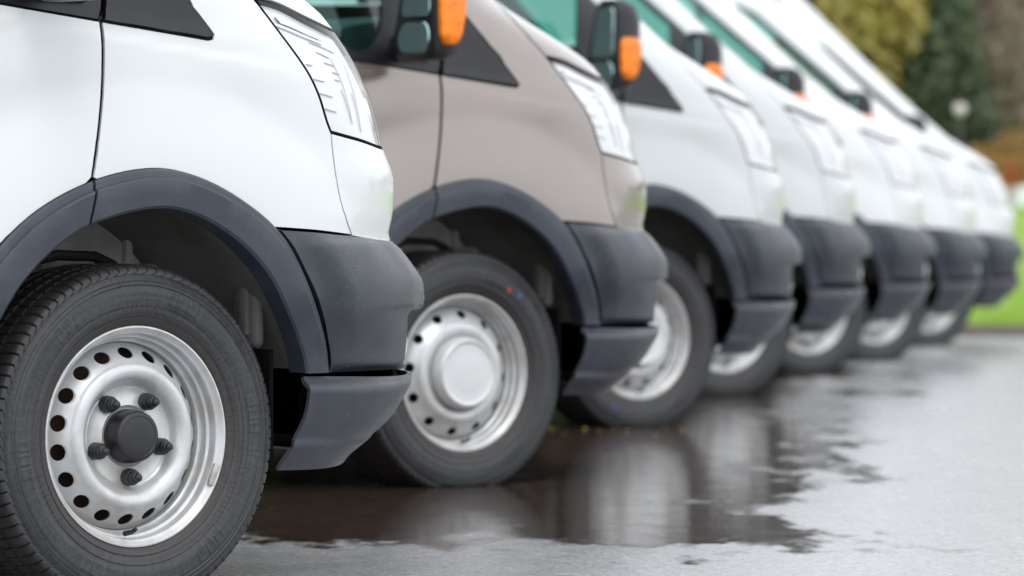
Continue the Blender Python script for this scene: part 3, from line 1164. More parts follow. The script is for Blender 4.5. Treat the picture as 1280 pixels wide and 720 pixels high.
def rim_mesh(nh, hr, r_in, r_out, d_in, d_out, hub):
    V, Fc = lathe_y([(.2115, .012), (.2150, .006), (.2165, .001), (.2155, -.0025), (.2125, -.0030), (.2095, .000), (.2060, .0055), (.2030, .0075), (.2020, .0080), (.2005, .0110), (.1998, .0200), (.1988, .0275), (.1955, .0300), (.1935, .0305), (.1925, .0335), (.1930, .0400), (.1920, .0440), (.1880, .0475), (.1855, .0490), (.1845, .0540), (.1835, .070), (.183, .12), (.186, .19)], 120)
    bm = bmesh.new()
    vs = [bm.verts.new(v) for v in V]
    for f in Fc:
        bm.faces.new([vs[i] for i in f])
    # gap ring where disc meets the barrel + inner part of the disc
    rd = [(.1840, .0690), (.1835, .0600), (.1815, .0575), (r_out, d_out)]
    V, Fc = lathe_y(rd, 120)
    vs = [bm.verts.new(v) for v in V]
    for f in Fc:
        bm.faces.new([vs[i] for i in f])
    V, Fc = lathe_y([(r_in, d_in)] + hub, 120)
    vs = [bm.verts.new(v) for v in V]
    for f in Fc:
        bm.faces.new([vs[i] for i in f])
    # annulus with holes, one sector and its copies
    Wd = 2 * math.pi / nh
    per = 120 // nh
    rm = (r_in + r_out) / 2
    pts, edges = [], []
    slope = math.hypot(r_out - r_in, d_out - d_in)
    nr = 5
    bd = [(-Wd / 2 + Wd * i / per, 0.0) for i in range(per + 1)] + [(Wd / 2, j / nr) for j in range(1, nr)] + [(Wd / 2 - Wd * i / per, 1.0) for i in range(per + 1)] + [(-Wd / 2, 1 - j / nr) for j in range(1, nr)]
    pts += bd
    edges += [(i, (i + 1) % len(bd)) for i in range(len(bd))]
    K = 24
    hp = [(hr / rm * math.cos(2 * math.pi * k / K), .5 + hr / slope * math.sin(2 * math.pi * k / K)) for k in range(K)]
    b = len(pts)
    pts += hp
    edges += [(b + i, b + (i + 1) % K) for i in range(K)]
    hp2 = [(hr * 1.18 / rm * math.cos(2 * math.pi * k / K), .5 + hr * 1.18 / slope * math.sin(2 * math.pi * k / K)) for k in range(K)]
    pts += [p for p in hp2]
    sx = rm
    ov, oe, of, *_ = delaunay_2d_cdt([Vector((p[0] * sx, p[1] * slope)) for p in pts], edges, [], 1, 1e-7)
    A = np.array([tuple(v) for v in ov])
    A[:, 0] /= sx
    A[:, 1] /= slope
    fs = []
    for f in of:
        c = A[list(f)].mean(0)
        if math.hypot(c[0] * rm, (c[1] - .5) * slope) < hr * .985:
            continue
        fs.append(f)

    def P(th, v, dep=0.0):
        r = r_out + (r_in - r_out) * v
        # slight crown
        d = d_out + (d_in - d_out) * v - .0016 * math.sin(math.pi * v) + dep
        return (r * math.cos(th), d, r * math.sin(th))
    for s in range(nh):
        t0 = s * Wd + math.pi / 2
        vs = [bm.verts.new(P(t0 + p[0], p[1])) for p in A]
        for f in fs:
            bm.faces.new([vs[i] for i in f])
        ring = [bm.verts.new(P(t0 + h[0], h[1])) for h in hp]
        ring2 = [bm.verts.new(P(t0 + h[0] * .97, .5 + (h[1] - .5) * .97, .004)) for h in hp]
        for i in range(K):
            bm.faces.new((ring[i], ring2[i], ring2[(i + 1) % K], ring[(i + 1) % K]))
    bmesh.ops.remove_doubles(bm, verts=bm.verts, dist=2e-4)
    bmesh.ops.recalc_face_normals(bm, faces=bm.faces)
    for f in bm.faces:
        f.smooth = True
    return bm_mesh('rim', bm, M['steel'], True, R(42))


HUB_A = [(.143, .0115), (.140, .0078), (.135, .0050), (.129, .0040), (.122, .0052), (.115, .0100), (.108, .0190), (.1035, .0270), (.1000, .0310), (.0965, .0325), (.0950, .0315), (.0935, .0325), (.080, .0320), (.068, .0315), (.0640, .0290), (.0610, .0285), (.0575, .0330), (.0525, .0340), (.030, .0340), (.0, .0340)]
HUB_B = [(.140, .0160), (.134, .0120), (.125, .0100), (.112, .0110), (.106, .0150), (.103, .0210), (.100, .022), (.05, .022), (.0, .022)]
tyre_me = tyre_mesh()
rimA = rim_mesh(18, .0168, .1455, .1795, .0150, .0555, HUB_A)
rimB = rim_mesh(12, .0145, .1430, .1785, .0200, .0500, HUB_B)


def lathe_mesh(name, prof, seg, m, sharp=R(35)):
    V, Fc = lathe_y(prof, seg)
    bm = bmesh.new()
    vs = [bm.verts.new(v) for v in V]
    for f in Fc:
        bm.faces.new([vs[i] for i in f])
    bmesh.ops.remove_doubles(bm, verts=bm.verts, dist=1e-5)
    bmesh.ops.recalc_face_normals(bm, faces=bm.faces)
    return bm_mesh(name, bm, m, True, sharp)


cap_black = lathe_mesh('centre_cap', [(.0530, .036), (.0530, .020), (.0515, .0060), (.0490, -.0060), (.0470, -.0085), (.0430, -.0100), (.0405, -.0105), (.0395, -.0095), (.0380, -.0100), (.020, -.0112), (0, -.0115)], 64, M['nut'])
cap_silver = lathe_mesh('centre_cap', [(.1005, .024), (.1010, .012), (.1000, .000), (.0965, -.0110), (.0915, -.0190), (.0880, -.0215), (.0845, -.0205), (.0815, -.0185), (.078, -.0180), (.05, -.0200), (.02, -.0205), (0, -.0205)], 72, M['cap'])
nut_me = lathe_mesh('wheel_nut', [(.0175, .034), (.0175, .0300), (.0168, .018), (.0160, .0130), (.0135, .0125), (.0132, .0070), (.0122, .0055), (.0108, .0050), (.0106, .0005), (.0094, -.0010), (.0085, -.0015), (.0082, -.0055), (.0064, -.0090), (.0030, -.0108), (0, -.011)], 14, M['nut'])
drum_me = lathe_mesh('brake_drum', [(.178, .20), (.178, .090), (.17, .085), (.05, .082), (0, .082)], 40, M['rust'])
bm = bmesh.new()
tube(bm, [(0, .020, -.190), (.003, .000, -.186), (.006, -.010, -.179)], [.0055, .005, .0042], 8)
valve_me = bm_mesh('valve', bm, M['nut'], True)
bm = bmesh.new()
for k in range(8):
    pass
add_box(bm, (-.006, -.006, -.022), (.006, .002, .022), .0015)
weight_me = bm_mesh('balance_weight', bm, M['weight'], True)
bm = bmesh.new()
bmesh.ops.create_circle(bm, cap_ends=True, segments=14, radius=.0075)
bmesh.ops.rotate(bm, verts=bm.verts, cent=(0, 0, 0), matrix=Matrix.Rotation(R(90), 3, 'X'))
dot_red_me = bm_mesh('dot', bm.copy(), M['dot_red'])
dot_blue_me = bm_mesh('dot', bm, M['dot_blue'])


def make_wheel(kind, parent, x, side, spin=0.0, dots=(), detail=True):
    """side -1: right side of the van (outer face towards -y)"""
    y = -.955 if side < 0 else .955
    wh = link('wheel', drum_me, parent, (x, y, .31))
    wh.rotation_euler = (0, 0, 0 if side < 0 else math.pi)
    ty = link('tyre', tyre_me, wh)
    rm = link('rim', rimA if kind == 'A' else rimB, wh)
    rm.rotation_euler = (0, spin, 0)
    link('centre_cap', cap_black if kind == 'A' else cap_silver, wh)
    if kind == 'A':
        for k in range(5):
            a = -math.pi / 2 + spin * 0 + 2 * math.pi * k / 5 + R(2)
            link('wheel_nut', nut_me, wh, (.080 * math.cos(a), .0, .080 * math.sin(a)))
    if detail:
        v = link('valve', valve_me, wh)
        v.rotation_euler = (0, R(4) if kind == 'A' else R(-2), 0)
        if kind == 'A':
            g = link('balance_weight', weight_me, wh)
            a = R(-23)
            g.location = (.2035 * math.cos(a), .002, .2035 * math.sin(a))
            g.rotation_euler = (0, R(22), 0)
    for (c, ang, rr) in dots:
        d = link('paint_mark', dot_red_me if c == 'r' else dot_blue_me, wh, (rr * math.cos(R(ang)), -.0185, rr * math.sin(R(ang))))
    return wh


# ------------------------------------------------------------------ other van parts
def simple_boxes(name, boxes, m, bev=.006):
    bm = bmesh.new()
    for b in boxes:
        add_box(bm, b[0], b[1], bev, 2, b[2] if len(b) > 2 else None)
    return bm_mesh(name, bm, m, True)


def hull_mesh(name, loops, m, sharp=R(40)):
    """loft of closed loops"""
    bm = bmesh.new()
    rings = [[bm.verts.new(p) for p in lp] for lp in loops]
    k = len(loops[0])
    for i in range(len(rings) - 1):
        for j in range(k):
            bm.faces.new((rings[i][j], rings[i][(j + 1) % k], rings[i + 1][(j + 1) % k], rings[i + 1][j]))
    bm.faces.new(rings[0][::-1])
    bm.faces.new(rings[-1])
    bmesh.ops.recalc_face_normals(bm, faces=bm.faces)
    return bm_mesh(name, bm, m, True, sharp)


def rrect(cx, cy, hx, hy, r, n=5):
    out = []
    for (sx, sy, a0) in ((1, 1, 0), (-1, 1, 90), (-1, -1, 180), (1, -1, 270)):
        for k in range(n + 1):
            a = R(a0 + 90 * k / n)
            out.append((cx + sx * (hx - r) + r * math.cos(a), cy + sy * (hy - r) + r * math.sin(a)))
    return out


MX, MY, MZ = -.250, -1.130, 1.302      # mirror centre


def mirror_meshes():
    d = {}
    # housing: rear face open frame, front domed. loops in (y,z) marching +x
    loops = []
    for (x, hy, hz, r, oz) in ((-.052, .094, .152, .045, 0), (-.048, .100, .158, .05, 0), (-.01, .102, .158, .052, 0), (.035, .094, .148, .055, 0), (.062, .07, .118, .05, 0.0), (.072, .03, .06, .03, 0)):
        loops.append([(MX + x + .02 * (0), MY + p[0], MZ + p[1] + oz) for p in rrect(0, 0, hy, hz, r)])
    d['housing'] = hull_mesh('mirror', loops, M['blacktrim'], R(50))
    V = [[(MX - .0535, MY + p[0], MZ + p[1]) for p in rrect(-.004, .045, .072, .085, .022)], [(MX - .0560, MY + p[0], MZ + p[1]) for p in rrect(-.004, .045, .070, .083, .020)]]
    d['glass1'] = hull_mesh('mirror_glass', V, M['mirror'])
    V = [[(MX - .0535, MY + p[0], MZ + p[1]) for p in rrect(-.004, -.095, .070, .042, .034)], [(MX - .0560, MY + p[0], MZ + p[1]) for p in rrect(-.004, -.095, .068, .040, .032)]]
    d['glass2'] = hull_mesh('wide_angle_glass', V, M['mirror'])
    # orange indicator wrapping the outer flank
    loops = []
    for (z, w1, w2, o) in ((1.218, -.022, .010, .000), (1.226, -.034, .024, .006), (1.25, -.042, .036, .008), (1.30, -.044, .046, .009), (1.34, -.043, .046, .008), (1.356, -.036, .036, .006), (1.362, -.028, .026, 0)):
        yb = MY - .094
        z -= .033
        loops.append([(MX + w1, yb, z), (MX + w1 + .004, yb - .010 - o, z), (MX + (w1 + w2) / 2, yb - .013 - o, z), (MX + w2 - .006, yb - .009 - o, z), (MX + w2, yb + .004, z), (MX + (w1 + w2) / 2, yb + .02, z)])
    d['ind'] = hull_mesh('indicator', loops, M['orange'], R(60))
    bm = bmesh.new()
    tube(bm, [(-.195, -.93, 1.195), (-.225, -1.0, 1.180), (-.240, -1.07, 1.180)], [.030, .024, .028], 12)
    add_box(bm, (-.240, -.985, 1.150), (-.125, -.945, 1.225), .012, 3)
    d['arm'] = bm_mesh('mirror_arm', bm, M['blacktrim'], True)
    return d


mir = mirror_meshes()

for k_ in ('housing', 'glass1', 'glass2'):
    for v_ in mir[k_].vertices:
        if v_.co.y > MY - .09:
            f_ = 1 - .42 * min(max((v_.co.z - MZ + .10) / .26, 0), 1)
            v_.co.y = MY - .09 + (v_.co.y - MY + .09) * f_
fog_me = lathe_mesh('fog_lamp', [(.050, .05), (.050, .006), (.048, .000), (.045, -.001), (.043, .002), (.036, -.004), (.02, -.009), (0, -.010)], 32, M['chrome'])
bm = bmesh.new()
tube(bm, [(-.29, -.66, .52), (-.20, -.70, .60), (-.13, -.74, .645), (-.05, -.76, .663), (.04, -.76, .660), (.085, -.76, .642), (.10, -.76, .625)], .011, 10)
tube(bm, [(.095, -.765, .618), (.095, -.72, .612)], .026, 16)
hose_me = bm_mesh('brake_hose', bm, M['hose'], True)
# inner wheel house (metal wall with ribs, bracket box, strut)
bm = bmesh.new()
add_box(bm, (-.52, -.60, .30), (.42, -.56, .86), .01)
for xx in (-.22, -.155, .02, .23):
    add_box(bm, (xx - .009, -.618, .40), (xx + .009, -.598, .72), .006)
add_box(bm, (-.02, -.612, .622), (.40, -.598, .632), .003)
add_box(bm, (.215, -.640, .470), (.305, -.598, .475 + .17), .02, 3)
add_box(bm, (.225, -.652, .50), (.250, -.635, .62), .008)
wall_me = bm_mesh('inner_wheel_house', bm, M['inner'], True)
bm = bmesh.new()
tube(bm, [(-.19, -.70, .40), (-.175, -.70, .85)], .040, 18)
strut_me = bm_mesh('strut', bm, M['black'], True)
bm = bmesh.new()
add_box(bm, (.335, -.945, .24), (.345, -.60, .475), .002)
closing_me = bm_mesh('closing_plate', bm, M['black'], True)
bm = bmesh.new()
add_box(bm, (.345, -.885, .475), (.375, -.800, .640), .018, 3)
add_box(bm, (.335, -.865, .500), (.352, -.835, .615), .007)
bracket_me = bm_mesh('bracket', bm, M['liner'], True)
# splash shield behind the bumper end
SH = []
for (x, z) in ((.384, .45), (.400, .40), (.392, .34), (.368, .29), (.372, .272), (.350, .262), (.330, .245)):
    SH.append((x, z))
bm = bmesh.new()
vs1 = [bm.verts.new((x - .030, -.950, z)) for x, z in SH]
vs2 = [bm.verts.new((x - .022, -.62, z)) for x, z in SH]
vs3 = [bm.verts.new((x + .02, -.962, z)) for x, z in SH]
for i in range(len(SH) - 1):
    bm.faces.new((vs1[i], vs1[i + 1], vs2[i + 1], vs2[i]))
    bm.faces.new((vs1[i], vs3[i], vs3[i + 1], vs1[i + 1]))
shield_me = bm_mesh('splash_shield', bm, M['black'], False)

under_me = simple_boxes('underbody', [((-5.1, -.80, .24), (-.60, .80, .36)), ((-.6, -.55, .22), (.62, .55, .34)), ((-.05, -.78, .27), (.05, .78, .35)), ((-3.35, -.85, .25), (-3.25, .85, .36)),
                                      ((-1.2, -.55, .34), (-.60, .55, 1.0)), ((-.60, -.55, .34), (.55, .55, 1.0))], M['black'], .01)
floor_me = simple_boxes('cab_floor', [((-1.35, -.90, .60), (-.50, .90, .64)), ((-1.40, -.90, .36), (-1.35, .90, 1.15))], M['interior'], .005)
dash_me = hull_mesh('dashboard', [[(-.50, y, .80), (-.50, y, 1.14), (-.44, y, 1.22), (-.30, y, 1.26), (.0, y, 1.30), (.02, y, 1.2), (-.2, y, .8)] for y in (-.86, .86)], M['interior'])
seat_parts = []
for yy in (-.62, -.22, .48):
    seat_parts += [((-1.18, yy - .22, .86), (-.68, yy + .22, 1.02)), ((-1.28, yy - .21, .98), (-1.14, yy + .21, 1.52)), ((-1.27, yy - .12, 1.56), (-1.17, yy + .12, 1.74))]
seat_me = simple_boxes('seats', seat_parts, M['seat'], .035)
bm = bmesh.new()
# steering wheel (left hand drive)
pts = []
for k in range(33):
    a = 2 * math.pi * k / 32
    pts.append((-.62 + .19 * math.sin(a) * .45, .46 + .19 * math.cos(a), 1.24 + .19 * math.sin(a) * .89))
tube(bm, pts, .015, 10, cap=False)
tube(bm, [(-.62, .46, 1.24), (-.45, .46, 1.12)], .05, 12)
tube(bm, [(-.62, .27, 1.24), (-.62, .65, 1.24)], .013, 8)
steer_me = bm_mesh('steering_wheel', bm, M['interior'], True)
# roof and rear
bm = bmesh.new()
rows = []
for i, x in enumerate(np.linspace(-5.20, -1.35, 14)):
    rows.append([bm.verts.new((x, y, 2.358 + .14 * (1 - (abs(y) / .775)**2.5) - .0)) for y in np.linspace(-.775, .775, 15)])
for xf_ in (-1.12, -.93, -.86):
    rows.append([bm.verts.new((min(xf_, float(XF(2.415)) - .012) - (abs(y) / .775)**3 * .35 * (1 if xf_ > -1.2 else .5), y, 2.358 + .14 * (1 - (abs(y) / .775)**2.5) * {-1.12: .85, -.93: .5, -.86: .1}[xf_])) for y in np.linspace(-.775, .775, 15)])
for i in range(len(rows) - 1):
    for j in range(14):
        bm.faces.new((rows[i][j], rows[i + 1][j], rows[i + 1][j + 1], rows[i][j + 1]))
roof_me = bm_mesh('roof', bm, M['white'], True)
bm = bmesh.new()
add_box(bm, (-5.235, -.93, .36), (-5.20, -.005, 2.38), .02)
add_box(bm, (-5.235, .005, .36), (-5.20, .93, 2.38), .02)
rear_me = bm_mesh('rear_door', bm, M['white'], True)
mould_me = []
for (xa, xb) in ((-2.75, -1.25), (-1.19, -.56), (-5.15, -3.85)):
    for s in (-1, 1):
        bm = bmesh.new()
        add_box(bm, (xa, s * .985 - .012, .43), (xb, s * .985 + .012, .56), .008)
        mould_me.append(bm_mesh('side_moulding', bm, M['flare'], True))
bm = bmesh.new()
add_box(bm, (-1.14, -.985 - .02, 1.045), (-.98, -.985 + .02, 1.085), .012, 3)
handle_me = bm_mesh('door_handle', bm, M['blacktrim'], True)
bm = bmesh.new()
for zc in (.78, .84, .90, .96, 1.02):
    x0_ = float(XF(zc))
    add_box(bm, (x0_ - .05, -.34, zc - .008), (x0_ + .008, .34, zc + .008), .004)
slat_me = bm_mesh('grille_slat', bm, M['plastic'], True)

# droplets of rain on the bumper corner and flank of the nearest van
bm = bmesh.new()
rd = random.Random(3)
for _ in range(420):
    a = rd.uniform(-.05, .46)
    z = rd.uniform(.56, .70) if rd.random() < .75 else rd.uniform(.33, .56)
    if .5 > z > .43 and a > .3:
        continue
    p, n = SN(np.array([a]), np.array([z]))
    sz = rd.uniform(.0010, .0024)
    if T(.46, float(z))[0] > a:
        continue
    oo = (bump_d(p, np.array([[a, z]]))[0] if z > .43 else low_d(p, np.array([[a, z]]))[0]) + .0012
    t_ = bmesh.new()
    bmesh.ops.create_icosphere(t_, subdivisions=1, radius=sz)
    q = Vector(p[0] + n[0] * oo)
    for v in t_.verts:
        v.co = Vector((v.co.x, v.co.y, v.co.z * 1.3)) + q
    join(bm, t_)
drop_me = bm_mesh('rain_droplets', bm, M['lens'], True, R(180))


MESH_CACHE = {}


def body_mesh(key, paint, side):
    b = BM[key]
    mk = b['mat'] if b['mat'] != 'paint' else paint
    ck = (key, mk, side)
    if ck in MESH_CACHE:
        return MESH_CACHE[ck]
    dat = b['data']
    V = np.array(dat[0], float)
    Fc = dat[1]
    N = np.array(dat[2], float) if len(dat) > 2 else None
    if side == 'L':
        V = V.copy()
        V[:, 1] *= -1
        Fc = [tuple(f[::-1]) for f in Fc]
        if N is not None:
            N = N.copy()
            N[:, 1] *= -1
    if N is not None:
        me = mesh_from(b['part'], V, Fc, M[mk], normals=N if b['smooth'] else None, smooth=b['smooth'])
    else:
        me = mesh_from(b['part'], V, Fc, M[mk], smooth=True, sharp_angle=R(30))
        bm = bmesh.new()
        bm.from_mesh(me)
        bmesh.ops.recalc_face_normals(bm, faces=bm.faces)
        bm.to_mesh(me)
        bm.free()
    MESH_CACHE[ck] = me
    return me


def repaint(me, paint):
    if paint == 'white':
        return me
    ck = (me.name, paint)
    if ck not in MESH_CACHE:
        m2 = me.copy()
        for i, mm in enumerate(m2.materials):
            if mm == M['white']:
                m2.materials[i] = M[paint]
        MESH_CACHE[ck] = m2
    return MESH_CACHE[ck]


def mirror_y(me):
    ck = ('my', me.name)
    if ck not in MESH_CACHE:
        m2 = me.copy()
        m2.transform(Matrix.Scale(-1, 4, (0, 1, 0)))
        m2.flip_normals()
        MESH_CACHE[ck] = m2
    return MESH_CACHE[ck]


GROUND_AMP, GROUND_Y, GROUND_W = .050, 21.8, 7.0


def gz(y):
    return GROUND_AMP * math.exp(-((y - GROUND_Y) / GROUND_W) ** 2)


def build_van(name, label, cx, s_px, psi, paint, kind, drop=0.0, dots=(), spin=0.0, detail=False, zoff=0.0, part_labels=None):
    psi = R(psi)
    d = F_PX / s_px
    X = (cx - 640) * d / F_PX
    fw = Vector((math.cos(psi), math.sin(psi)))
    lf = Vector((-fw.y, fw.x))
    o = Vector((X, d)) - lf * (-.955)
    van = empty(name, (o.x, o.y, gz(d) + zoff), psi)
    tag(van, label, 'van', 'delivery vans parked in a slanted row')
    parts = {}
    order = [k for k in BM if BM[k]['parent'] is None] + [k for k in BM if BM[k]['parent']]
    for k in order:
        b = BM[k]
        sides = ('C',) if b['mode'] == 'C' else ('R', 'L')
        for sd in sides:
            par = van
            if b['parent']:
                pk = b['parent']
                par = parts.get((pk, sd)) or parts.get((pk, 'C'))
            o_ = link(b['part'], body_mesh(k, paint, sd), par)
            if par is van:
                o_.location.z = -drop
            parts[(k, sd)] = o_
    dz = (0, 0, -drop)
    for side in ('R', 'L'):
        f = (lambda m: m) if side == 'R' else mirror_y
        mo = link('mirror', f(mir['housing']), van, dz)
        link('mirror_glass', f(mir['glass1']), mo)
        link('wide_angle_glass', f(mir['glass2']), mo)
        link('indicator', f(mir['ind']), mo)
        link('mirror_arm', f(mir['arm']), mo)
        fen = parts[('fender', side)]
        link('brake_hose', f(hose_me), fen)
        link('inner_wheel_house', f(wall_me), fen)
        link('strut', f(strut_me), fen)
        link('closing_plate', f(closing_me), fen)
        link('bracket', f(bracket_me), fen)
        fl = link('fog_lamp', fog_me, parts[('bumper', 'C')])
        sg = 1 if side == 'R' else -1
        fl.location = (.7535, -.842 * sg, .480)
        fl.rotation_euler = (0, 0, sg * R(62) if side == 'R' else math.pi - R(62) + 0)
        if side == 'L':
            fl.rotation_euler = (0, 0, R(180 - 62))
    link('underbody', under_me, van)
    cf = link('cab_floor', floor_me, van)
    link('dashboard', dash_me, van)
    link('seats', seat_me, van)
    link('steering_wheel', steer_me, van)
    link('roof', repaint(roof_me, paint), van, dz)
    link('rear_door', repaint(rear_me, paint), van, dz)
    for mm in mould_me:
        link('side_moulding', mm, van, dz)
    link('door_handle', handle_me, parts[('door', 'R')])
    link('door_handle', mirror_y(handle_me), parts[('door', 'L')])
    link('grille_slat', slat_me, parts[('grille', 'C')])
    make_wheel(kind, van, 0.0, -1, spin, dots, True)
    make_wheel(kind, van, 0.0, 1, .3, (), True)
    make_wheel(kind, van, -3.30, -1, .5, (), False)
    make_wheel(kind, van, -3.30, 1, .1, (), False)
    if detail:
        dr = link('rain_droplets', drop_me, parts[('bumper', 'C')])
        dr['kind'] = 'stuff'
    return van


VANS = [
    ('white_van', 'nearest white van at the left with black caps on its wheel nuts', 169.8, 642, 40.0, 'white', 'A', 0.0, (), 0.0, True, -.004),
    ('taupe_van', 'taupe brown van, the only one that is not white, second in the row', 580, 456, 37.5, 'brown', 'B', -.010, (('r', 58, .268), ('b', 50, .276)), 0.1, False, 0.0),
    ('white_van', 'third van, white, with a blue dot on its tyre', 800, 358, 35.5, 'greywhite', 'B', -.014, (('b', -118, .268),), 0.2, False, 0.0),
    ('white_van', 'fourth van from the left, pale white, between the third and fifth vans', 907, 305, 32.0, 'greywhite', 'B', -.018, (), 0.3, False, 0.0),
    ('white_van', 'fifth van from the left, white, third from the far end', 1012, 257, 29.5, 'white', 'B', -.018, (), 0.05, False, 0.0),
    ('white_van', 'sixth van from the left, white, last but one before the grass', 1095, 227, 29.5, 'white', 'B', -.018, (), 0.15, False, 0.0),
    ('white_van', 'farthest white van at the end of the row beside the grass', 1162, 195, 29.0, 'white', 'B', -.014, (), 0.25, False, 0.0),
]
for (n_, lab, cx, s_, psi, paint, kind, drop, dots, spin, det, zo) in VANS:
    build_van(n_, lab, cx, s_, psi, paint, kind, drop, dots, spin, det, zo)


# ------------------------------------------------------------------ ground, kerb, bank
KERB_Y = 36.75
xs = [-400, -100, -40, -20, -10, -5, 0, 5, 10, 20, 40, 100, 400]
ys = [-300, -60, -20, -5, 0, 3] + list(np.arange(4, KERB_Y, .75)) + [KERB_Y]
V = [(x, y, gz(y)) for y in ys for x in xs]
n = len(xs)
Fc = [(j * n + i, j * n + i + 1, (j + 1) * n + i + 1, (j + 1) * n + i) for j in range(len(ys) - 1) for i in range(n - 1)]
g = link('ground', mesh_from('ground', V, Fc, M['ground']))
g['kind'] = 'structure'
bm = bmesh.new()
x = -40.0
while x < 60:
    add_box(bm, (x + .004, KERB_Y, -.05), (x + .996, KERB_Y + .14, .085), .012)
    x += 1.0
kb = link('kerb', bm_mesh('kerb', bm, M['kerb'], True))
kb['kind'] = 'structure'


def bank_z(x, y):
    t = (y - KERB_Y - .14)
    if t <= 0:
        return .07
    s = min(t / 14.0, 1)
    z = .07 + .91 * (s * s * (3 - 2 * s))
    s = min(max((t - 14.2) / 3.3, 0), 1)
    z -= .73 * (s * s * (3 - 2 * s))
    return z + .03 * math.sin(x * .7 + y * .3) * min(t / 3, 1)


xs = list(np.linspace(-400, -40, 8)) + list(np.linspace(-38, 60, 70)) + list(np.linspace(65, 400, 8))
ys = [KERB_Y + .14] + list(np.linspace(KERB_Y + .5, 75, 50)) + [90, 120, 200, 400, 900]
V = [(x, y, bank_z(x, y) if y < 90 else .25) for y in ys for x in xs]
n = len(xs)
Fc = [(j * n + i, j * n + i + 1, (j + 1) * n + i + 1, (j + 1) * n + i) for j in range(len(ys) - 1) for i in range(n - 1)]
bk = link('grass_bank', mesh_from('grass_bank', V, Fc, M['soil']))
bk['kind'] = 'structure'
# grass blades on the visible part
NB = 60000
gx = rng.uniform(-4, 12, NB)
gy = KERB_Y + .16 + 17 * rng.random(NB) ** 1.6
gh = rng.uniform(.03, .08, NB)
ga = rng.uniform(0, 6.28, NB)
V = np.zeros((NB * 3, 3))
bzv = np.array([bank_z(a, b) for a, b in zip(gx, gy)])
V[0::3] = np.stack([gx - .010 * np.cos(ga), gy - .010 * np.sin(ga), bzv - .01], -1)
V[1::3] = np.stack([gx + .010 * np.cos(ga), gy + .010 * np.sin(ga), bzv - .01], -1)
V[2::3] = np.stack([gx + rng.normal(0, .02, NB), gy + rng.normal(0, .02, NB), bzv + gh], -1)
me = bpy.data.meshes.new('grass')
me.vertices.add(NB * 3)
me.vertices.foreach_set('co', V.ravel())
me.loops.add(NB * 3)
me.loops.foreach_set('vertex_index', np.arange(NB * 3, dtype=np.int32))
me.polygons.add(NB)
me.polygons.foreach_set('loop_start', np.arange(0, NB * 3, 3, dtype=np.int32))
me.update(calc_edges=True)
me.materials.append(M['grass'])
go = link('grass', me)
tag(go, 'bright green grass growing on the bank behind the farthest van', 'grass', kind='stuff')


# ------------------------------------------------------------------ trees and shrubs
def leaf_cloud(n, centres, leaf, seed, squash=1.0):
    r = np.random.default_rng(seed)
    cs = np.array(centres)
    idx = r.integers(0, len(cs), n)
    u = r.normal(0, 1, (n, 3))
    u /= np.linalg.norm(u, axis=1, keepdims=True)
    rad = cs[idx, 3] * (0.55 + 0.5 * r.random(n))
    p = cs[idx, :3] + u * rad[:, None] * np.array([1, 1, squash])
    a = r.normal(0, 1, (n, 3))
    a /= np.linalg.norm(a, axis=1, keepdims=True)
    b = np.cross(a, r.normal(0, 1, (n, 3)))
    b /= np.linalg.norm(b, axis=1, keepdims=True)
    s = leaf * r.uniform(.6, 1.3, n)[:, None]
    V = np.zeros((n * 4, 3))
    V[0::4] = p - a * s
    V[1::4] = p + b * s * .6
    V[2::4] = p + a * s
    V[3::4] = p - b * s * .6
    return V


def quads_mesh(name, V, m):
    n = len(V) // 4
    me = bpy.data.meshes.new(name)
    me.vertices.add(len(V))
    me.vertices.foreach_set('co', V.ravel())
    me.loops.add(n * 4)
    me.loops.foreach_set('vertex_index', np.arange(n * 4, dtype=np.int32))
    me.polygons.add(n)
    me.polygons.foreach_set('loop_start', np.arange(0, n * 4, 4, dtype=np.int32))
    me.update(calc_edges=True)
    me.materials.append(m)
    return me


